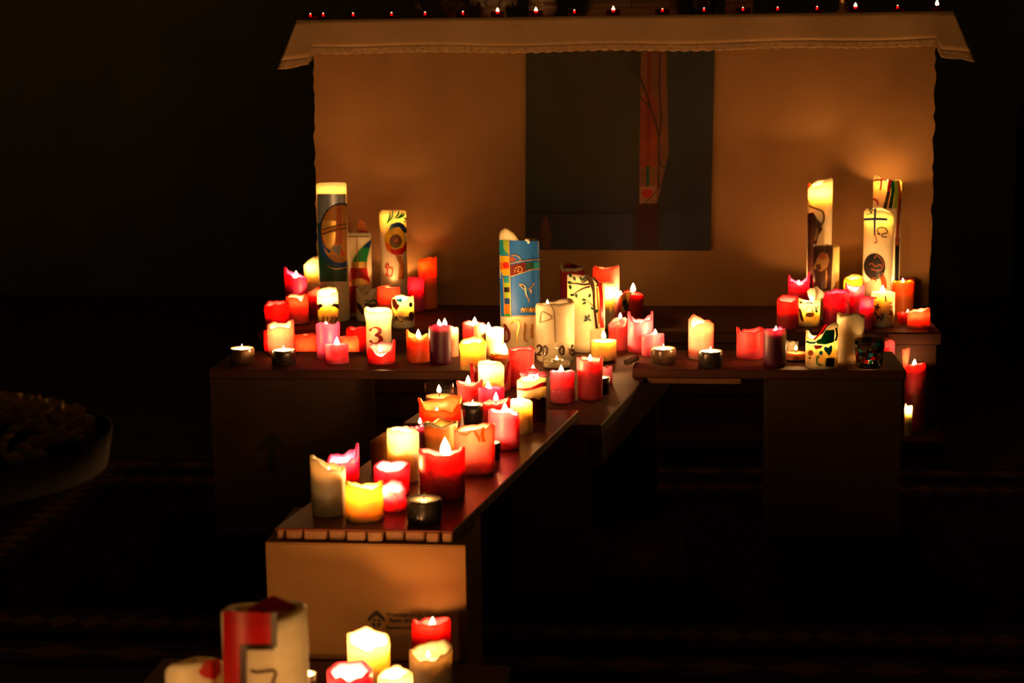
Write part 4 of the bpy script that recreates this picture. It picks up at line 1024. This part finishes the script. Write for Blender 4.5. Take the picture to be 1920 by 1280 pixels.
mesh_obj('glass', *lathe([(i.r * 1.06, 0.0005), (i.r * 1.09, 0.003), (i.r * 1.09, i.H + 0.001), (i.r * 1.065, i.H + 0.001), (i.r * 1.065, 0.003)], 40, False, False), glass_mat('glass', (0.97, 0.97, 0.95)), i.t, (0, 0, 0), True)
i = candle(PK, 997, 792, 54, 706, 'cream', 'cream candle dripping over a dark red base with a flower-like top', [(0, -6), (60, 2), (90, 5), (180, 6), (270, -6), (300, -8)], [(4, 694, 20, 2.0)], group=G, wob=0.0018)
panel(i, 'red_base', [(969, 745), (976, 748), (984, 744), (992, 749), (1000, 745), (1010, 749), (1018, 744), (1026, 747), (1026, 789), (1012, 793), (984, 793), (969, 789)], 'darkred')
line(i, 'red_drip_band', [(970, 729), (985, 730), (1000, 727), (1015, 721), (1025, 720)], [3, 5, 5, 7, 8], 'red')
for k, (x, y, rx, ry) in enumerate(((984, 699, 9, 5), (1000, 694, 11, 6), (1018, 700, 10, 6))):
    v, f = lathe([(0.001, -ry / i.s), (rx * 0.7 / i.s, -ry * 0.8 / i.s), (rx / i.s, 0), (rx * 0.8 / i.s, ry * 0.7 / i.s), (0.001, ry / i.s)], 14)
    off = i.right * ((x - 997) / i.s) - i.d * 0.012
    mesh_obj('melted_lump', v, f, wax('pink'), i.t, (off.x, off.y, zat(i, x, y) - PK), True)
candle(PK, 825, 798, 78, 757, 'orangered', 'wide orange-red candle melted into a bowl with curled rim lobes', [(0, -4), (30, -8), (60, 4), (85, 12), (120, 13), (150, 8), (180, 2), (230, 0), (265, 13), (290, 8), (320, -6)], [(-6, 768, 10, 1.3)], tilt=0.1, group=G, wall=0.18, flare=0.06)
holder(PK, 887, 798, 40, 756, 'black tea light cup with a bright white top at mid plank', BLACKPAINT, 2.2, 'cup')
candle(PK, 931, 797, 50, 752, 'red', 'dark red candle with a curled rim and round flame at mid plank', [(0, -3), (60, 0), (85, 9), (110, 5), (180, 0), (270, -2)], [(-1, 744, 17, 1.0)], group=G, wall=0.21)
candle(PK, 978, 815, 41, 750, 'ivory', 'beige candle with vertical ribs around its side', [(0, -1), (90, -3), (180, 3), (270, 2)], [(-5, 749, 14, 1.5)], group=G, flute=26, wob=0.0004)
candle(PK, 945, 846, 58, 772, 'pink', 'tall pink pillar that darkens to the foot at mid plank', [(60, -2), (180, 2), (270, 5), (300, 2)], [(2, 766, 22, 1.3)], group=G, wall=0.23)
holder(PK, 919, 865, 42, 828, 'black tea light cup half hidden behind the wrinkled salmon candle', BLACKPAINT, 2.2, 'cup')
i = candle(PK, 890, 893, 76, 801, 'salmon', 'big wrinkled salmon candle with drips down its front', [(0, -3), (50, 2), (75, 8), (110, 4), (180, 3), (270, -5)], [(0, 822, 14, 2.4)], group=G, wob=0.0016, wall=0.26)
for pts, w in ((((888, 806), (896, 818), (899, 828)), [3, 5, 3]), (((906, 800), (904, 815), (907, 828)), [3, 6, 7]), (((862, 812), (875, 815), (884, 806)), [2, 3, 2])):
    line(i, 'drip', pts, w, 'orange')
i = candle(PK, 826.5, 862, 60, 796, 'gold', 'golden brown candle with a pale crusted crown rim', [(0, -3), (30, 3), (60, -2), (90, 4), (140, 2), (200, 5), (250, 0), (270, 4), (320, 2)], [(0, 806, 10, 0.3)], group=G, wob=0.003, flare=0.05)
crust(i, 'ivory')
candle(PK, 783, 852, 30, 798, 'purple', 'slim purple candle with a pin flame behind the cream pillar', [(270, -6), (90, 3)], [(5, 789, 12, 0.8)], group=G)
candle(PK, 829, 941, 86, 846, 'red', 'large scarlet candle with the tallest pointed flame at the plank front', [(0, -6), (60, 3), (85, 8), (120, 0), (180, -6), (240, 3), (270, 8), (310, -1)], [(7, 838, 37, 3.0)], group=G, wob=0.0015, wall=0.23)
candle(PK, 756, 907, 59, 804, 'cream', 'tall cream pillar with a rounded shoulder at the front of the plank', [(0, -2), (90, -5), (180, 4), (270, 0), (320, -1)], [(-4, 813, 12, 1.0)], group=G, wall=0.28)
candle(PK, 713, 884, 36, 825, 'gold', 'short brown candle leaning against the tall cream pillar', [(60, 18), (90, 26), (130, 12), (270, -3)], group=G, wob=0.0014, well=3)
candle(PK, 644, 925, 60, 856, 'magenta', 'magenta candle with a tall curling horn behind the cream stub', [(0, -10), (50, -2), (80, 26), (95, 30), (120, 10), (180, 0), (230, 3), (270, -6)], [(-3, 870, 10, 1.5)], group=G, wall=0.21)
candle(PK, 615.5, 971, 66, 868, 'greycream', 'tall dull cream pillar at the plank\'s front left corner', [(0, -9), (50, -13), (90, -14), (180, -2), (230, 10), (270, 15), (310, 8)], [(2, 880, 9, 0.13)], group=G, wall=0.23)
candle(PK, 735, 932, 66, 872, 'pink', 'pink candle with a wide bright melted pool', [(0, -6), (90, 3), (180, 2), (270, 0)], [(-4, 876, 16, 1.8)], tilt=0.1, group=G, wob=0.0014, flare=0.02)
i = candle(PK, 737, 962, 48, 915, 'pink', 'hot pink candle with a pale drip beside the short yellow candle', [(0, -8), (60, -4), (90, -2), (150, 10), (180, 14), (220, 8), (270, -6)], [(-13, 922, 18, 1.2)], group=G, wall=0.25)
line(i, 'drip', [(741, 931), (744, 940), (742, 950), (746, 958)], [1.4, 2.2, 1.4, 2.0], 'cream')
candle(PK, 683, 981, 72, 909, 'yellow', 'short stout yellow candle at the front of the plank', [(0, -3), (60, -2), (85, 9), (110, 2), (180, -2), (270, 5), (310, 2)], [(2, 922, 10, 1.5)], group=G, wall=0.26)
holder(PK, 796, 986, 67, 934, 'dark bulging tea light holder alone at the plank\'s front edge', GLAZE, 0.10, group='tea light holders', flame_px=4)

# ---- nearest candles on the low bench
G = 'nearest candles'
i = candle(LP, 809, 1268, 74, 1164, 'red', 'red candle with a bright flame close to the pale box', [(0, -4), (90, 4), (180, 0), (270, 2), (320, 0)], [(2, 1167, 22, 0.35)], group=G, wall=0.21)
candle(LP, 808, 1310, 82, 1218, 'greycream', 'grey-cream candle with a small round flame before the red one', [(0, -6), (90, 6), (120, 8), (180, 4), (270, -2)], [(-5, 1226, 14, 0.3)], tilt=0.1, group=G, wall=0.23)
candle(LP, 691, 1300, 80, 1196, 'cream', 'cream candle with a peaked back rim and glowing pool', [(0, -10), (60, -8), (90, -4), (150, 2), (190, 14), (240, 8), (270, 8), (300, -4)], [(2, 1207, 16, 1.8)], tilt=0.1, group=G, wall=0.23)
candle(LP, 656, 1365, 86, 1258, 'pink', 'white-hot candle with pink outside at the bottom edge', [(0, -4), (90, 2), (180, 6)], [(0, 1268, 14, 2.2)], tilt=0.1, group=G, wall=0.28)
candle(LP, 741, 1350, 66, 1262, 'cream', 'peaked cream candle at the bottom edge between the pink and grey ones', [(0, -6), (60, 2), (180, 8), (270, -6)], [(0, 1275, 12, 1.4)], group=G)
holder(LP, 577, 1300, 36, 1262, 'small white tea light glimpsed beside the red and cream candle', ALU, 0.5, 'cup')
Z9 = lambda X, Y: (300 + X / 5.333, 1110 + Y / 5.333)
z9 = lambda *a: [Z9(*p) for p in a]
i = candle(LP, 498, 1710, 155, 1140, 'ivory', 'thick blurred cream candle with a red angular panel and brown 7', [(0, -4), (90, 4), (180, -10), (270, 2)], tilt=0.1, group=G, wob=0, well=4, name='easter_candle')
panel(i, 'red_panel', z9((636, 190), (1110, 205), (1112, 515), (812, 520), (812, 1500), (636, 1500)), 'red')
for pts in (((1140, 200), (1140, 545), (850, 545)), ((835, 520), (835, 900), (835, 1500))):
    for a, b in zip(pts, pts[1:]): line(i, 'brown_border', z9(a, ((a[0] + b[0]) / 2, (a[1] + b[1]) / 2), b), 11, 'umber')
line(i, 'wax_number', z9((910, 780), (970, 795), (1120, 780), (1155, 800), (1145, 850), (1120, 920)), 5, 'brown')
v, f = tube([(-0.03, 0, 0), (0.0, 0.01, 0.008), (0.03, 0.005, 0.004)], [0.004, 0.010, 0.004], 10)
mesh_obj('wax_lump', v, f, wax('red'), i.t, (0.01, 0.0, i.H - 0.004), True)
i = candle(LP, 367, 1690, 106, 1242, 'ivory', 'blurred cream candle with a red wax heart at the bottom edge', [(0, 0), (90, 2), (270, -10), (300, 3), (180, 4)], group=G, wob=0.0008, well=2, wall=0.50, tilt=1.0)
panel(i, 'red_heart', z9((385, 800), (470, 680), (590, 665), (600, 800), (540, 870), (440, 850)), 'red')
# candles of the same row that stand just below the frame and light the pale box
for k, (x, y) in enumerate(((-0.60, 2.28), (-0.40, 2.2), (-0.72, 2.55))):
    t = thing('tealight_holder', (x, y, LP), ('tea light on the low bench behind the thick red and cream candle', 'tea light at the near end of the low bench', 'tea light on the low bench nearest the pale box')[k], 'candle holder', 'tea lights on the low bench')
    mesh_obj('cup', *lathe([(0.018, 0), (0.019, 0.016), (0.0178, 0.016), (0.0176, 0.003)], 24), ALU, t, (0, 0, 0), True)
    mesh_obj('tealight_wax', *lathe([(0.0172, 0.004), (0.0172, 0.013), (0.006, 0.0128)], 24), wax('cream', 0.006), t, (0, 0, 0), True)
    add_flame(t, (0, 0, 0.017), 0.02, (0.8, 0.8, 1.4)[k])

for k, (x, y, h, pw) in enumerate(((-0.335, 1.82, 0.285, 1.7), (-0.73, 1.80, 0.28, 1.7))):
    i = Info(); i.c, i.d, i.right, i.s, i.r, i.layer = Vector((x, y, LP)), Vector((0, 1, 0)), Vector((1, 0, 0)), 1000.0, 0.035, 0
    t = thing('pillar_candle', i.c, ('cream candle on the near end of the low bench, just below the picture', 'red candle on the near end of the low bench, just below the picture')[k], 'candle', G)
    mesh_obj('body', *candle_body(i, h, [], h - 0.012, 0.14, 0.0, 0.0016, 90 + k), wax(('cream', 'red')[k]), t, (0, 0, 0), True)
    add_flame(t, (0, 0, h - 0.006), 0.026, pw)

# ------------------------------------------------------------------ on the altar
ORD = ['first', 'second', 'third', 'fourth', 'fifth', 'sixth', 'seventh', 'eighth', 'ninth', 'tenth', 'eleventh', 'twelfth', 'thirteenth', 'fourteenth', 'fifteenth', 'sixteenth', 'seventeenth', 'eighteenth']
TL = [(582, 24, 0), (606, 27, 0), (662, 24, 0), (734, 24, 0), (797, 24, 0), (868, 24, 0), (933, 22, 1), (1005, 22, 1), (1077, 23, 0), (1150, 22, 1), (1242, 22, 0), (1320, 21, 0), (1393, 19, 0), (1458, 17, 0), (1532, 15, 0), (1604, 12, 1), (1683, 10, 0), (1757, 7, 1)]
RGLASS = glass_mat('red_glass', (0.75, 0.02, 0.03), 0.6)
for k, (u, v, bright) in enumerate(TL):
    y = 6.13 if k != 1 else 6.09
    p = ony(u, v, y); z0 = ATOP
    t = thing('red_tealight', (p.x, p.y, z0), f'red glass tea light on the altar, {ORD[k]} from the left', 'tea light', 'red tea lights on the altar')
    mesh_obj('red_cup', *lathe([(0.022, 0), (0.024, 0.002), (0.026, 0.022), (0.0245, 0.022), (0.022, 0.003)], 24), RGLASS, t, (0, 0, 0), True)
    mesh_obj('tealight_wax', *lathe([(0.0215, 0.0035), (0.0225, 0.012), (0.008, 0.0118)], 20), wax('red', 0.006), t, (0, 0, 0), True)
    add_flame(t, (0, 0, max(0.014, p.z - z0 - 0.008) if bright else 0.012), 0.020 if bright else 0.012, 0.10 if bright else 0.04)

def on_altar(name, u, y, label, cat, z=None):
    p = ony(u, 20, y); return thing(name, (p.x, p.y, ATOP if z is None else z), label, cat)
CLEAR = glass_mat('vase_glass', (0.9, 0.88, 0.82))
BRASS = speckled('brass', (0.55, 0.36, 0.12), 0.3, 0.3, 60.0, 0.1, None, 0.5, 0.9)
PETAL = speckled('dusty_petal', (0.42, 0.34, 0.24), 0.9, 0.3, 50.0, 0.3)
for u, lab in ((783, 'clear glass candlestick with gilt beads, left one of the altar pair'), (829, 'clear glass candlestick with gilt beads, right one of the altar pair'), (1578, 'single brass candlestick on the right half of the altar')):
    t = on_altar('candlestick', u, 6.25, lab, 'candlestick')
    m = BRASS if u > 1000 else CLEAR
    mesh_obj('stem', *lathe([(0.035, 0), (0.034, 0.006), (0.012, 0.014), (0.010, 0.05), (0.016, 0.06), (0.009, 0.075), (0.010, 0.15), (0.022, 0.17), (0.020, 0.175)], 20), m, t, (0, 0, 0), True)
    for k in range(8):
        a = k * 0.785; me = lathe([(0.0005, -0.004), (0.004, 0), (0.0005, 0.004)], 8)
        mesh_obj('bead', *me, BRASS, t, (0.018 * math.cos(a), 0.018 * math.sin(a), 0.02 + 0.016 * k), True)
def flower_ball(u, y, r, label, name='flower_arrangement'):
    t = on_altar(name, u, y, label, 'flowers')
    mesh_obj('vase', *lathe([(r * 0.5, 0), (r * 0.6, r * 0.1), (r * 0.55, r * 0.4), (r * 0.45, r * 0.5)], 20), PETAL, t, (0, 0, 0), True)
    rd = random.Random(int(u)); v, f = [], []
    for k in range(160):
        a, b = rd.uniform(0, 6.283), math.acos(rd.uniform(-0.5, 1)); q = Vector((math.sin(b) * math.cos(a), math.sin(b) * math.sin(a), math.cos(b)))
        e1 = q.orthogonal().normalized() * r * 0.16; e2 = q.cross(e1); c = q * r * rd.uniform(0.9, 1.05) + Vector((0, 0, r * 1.05)); n = len(v)
        for j in range(5): w = j * 1.2566; v.append(c + e1 * math.cos(w) + e2 * math.sin(w) + q * r * 0.04)
        v.append(c - q * r * 0.12)
        f += [(n + j, n + (j + 1) % 5, n + 5) for j in range(5)]
    o = mesh_obj('blossoms', v, f, PETAL, t); o['kind'] = 'stuff'
    mesh_obj('foliage_core', *lathe([(0.001, r * 0.35), (r * 0.6, r * 0.5), (r * 0.85, r * 1.0), (r * 0.6, r * 1.6), (0.001, r * 1.85)], 20), PETAL, t, (0, 0, 0), True)
flower_ball(925, 6.35, 0.085, 'round pale flower arrangement on the altar behind the tea lights')
flower_ball(850, 6.50, 0.05, 'small loose flower bunch beside the round arrangement on the altar')
t = on_altar('missal_stand', 1185, 6.4, 'open book lying on a sloping cloth-covered stand on the altar', 'book stand')
v = [(-0.17, -0.05, 0), (0.17, -0.05, 0), (0.19, 0.16, 0), (-0.19, 0.16, 0), (-0.15, -0.04, 0.03), (0.15, -0.04, 0.03), (0.15, 0.12, 0.13), (-0.15, 0.12, 0.13)]
mesh_obj('stand', v, [(3, 2, 1, 0), (4, 5, 6, 7), (0, 1, 5, 4), (1, 2, 6, 5), (2, 3, 7, 6), (3, 0, 4, 7)], LINEN, t)
for s in (-1, 1):
    v = [(s * 0.002, -0.03, 0.038), (s * 0.14, -0.03, 0.036), (s * 0.14, 0.11, 0.127), (s * 0.002, 0.11, 0.130)]; v += [(x, y, z + 0.012) for x, y, z in v]
    mesh_obj('page_block', v, [(0, 1, 2, 3), (4, 5, 6, 7), (0, 1, 5, 4), (1, 2, 6, 5), (2, 3, 7, 6), (3, 0, 4, 7)], LINEN, t)
t = on_altar('round_vase', 1018, 6.35, 'pale round vase on the altar left of the book stand', 'vase')
mesh_obj('vase_body', *lathe([(0.03, 0), (0.05, 0.02), (0.055, 0.05), (0.035, 0.09), (0.028, 0.12), (0.032, 0.13), (0.028, 0.13), (0.024, 0.11)], 24), PETAL, t, (0, 0, 0), True)
mesh_obj('vase_band', *lathe([(0.0555, 0.045), (0.0562, 0.05), (0.0555, 0.055)], 24), BRASS, t, (0, 0, 0), True)
t = on_altar('dark_jug', 1315, 6.4, 'black jug on the altar to the right of the book stand', 'jug')
mesh_obj('jug_body', *lathe([(0.04, 0), (0.045, 0.01), (0.05, 0.06), (0.035, 0.12), (0.04, 0.15), (0.036, 0.15), (0.03, 0.12)], 24), BLACKPAINT, t, (0, 0, 0), True)
mesh_obj('handle', *tube([(0.045, 0, 0.04), (0.075, 0, 0.06), (0.075, 0, 0.10), (0.036, 0, 0.13)], 0.005), BLACKPAINT, t, (0, 0, 0), True)
t = on_altar('wooden_casket', 1385, 6.42, 'pale lidded casket on the altar beside the black jug', 'box')
box('casket_body', (-0.05, 0.05, -0.04, 0.04, 0, 0.045), PETAL, t); box('lid', (-0.053, 0.053, -0.043, 0.043, 0.0455, 0.062), PETAL, t, 0.006)

# ------------------------------------------------------------------ dim things at the edges
t = thing('tray_stand', (-1.065, 2.33, 0), 'blurred black stand with a shallow tray of pale crumpled flowers', 'stand')
mesh_obj('tray', *lathe([(0.20, 0.70), (0.235, 0.71), (0.245, 0.765), (0.238, 0.765), (0.228, 0.72), (0.10, 0.715)], 40), METAL_DARK, t, (0, 0, 0), True)
mesh_obj('post', *lathe([(0.022, 0.42), (0.022, 0.699), (0.03, 0.6995)], 16), METAL_DARK, t, (0, 0, 0), True)
for k in range(3):
    a = math.radians(60 + 120 * k); mesh_obj('leg', *tube([(0.0, 0.0, 0.46), (0.12 * math.cos(a), 0.12 * math.sin(a), 0.30), (0.26 * math.cos(a), 0.26 * math.sin(a), 0.012)], 0.012), METAL_DARK, t, (0, 0, 0), True)
rd = random.Random(9); v, f = [], []
for k in range(420):
    r, a = 0.215 * math.sqrt(rd.random()), rd.uniform(0, 6.283); c = Vector((r * math.cos(a), r * math.sin(a), 0.760 + 0.045 * (1 - (r / 0.22) ** 2) + rd.uniform(-0.01, 0.012)))
    e1 = Vector((rd.uniform(-1, 1), rd.uniform(-1, 1), rd.uniform(-0.4, 0.4))).normalized(); e2 = e1.orthogonal().normalized(); n = len(v)
    v += [c + e1 * 0.02, c + e2 * 0.014, c - e1 * 0.02, c - e2 * 0.014, c + e1.cross(e2) * 0.008, c - e1.cross(e2) * 0.008]
    f += [(n, n + 1, n + 4), (n + 1, n + 2, n + 4), (n + 2, n + 3, n + 4), (n + 3, n, n + 4), (n + 1, n, n + 5), (n + 2, n + 1, n + 5), (n + 3, n + 2, n + 5), (n, n + 3, n + 5)]
o = mesh_obj('crumpled_petals', v, f, speckled('crumpled_petals', (0.50, 0.32, 0.12), 0.9, 0.3, 40.0, 0.2), t); o['kind'] = 'stuff'
t = thing('shelf_unit', (1.72, 7.4, 0), 'dark wooden shelf unit in the shadows to the right of the altar', 'shelf')
for s in (-1, 1): box('side_panel', (s * 0.26 - 0.012, s * 0.26 + 0.012, -0.15, 0.15, 0, 1.05), WOOD_DARK, t)
for z in (0.06, 0.36, 0.66, 0.80, 1.03): box('shelf', (-0.247, 0.247, -0.15, 0.15, z, z + 0.02), WOOD_DARK, t)
box('back_panel', (-0.247, 0.247, 0.14, 0.148, 0, 1.05), WOOD_DARK, t)
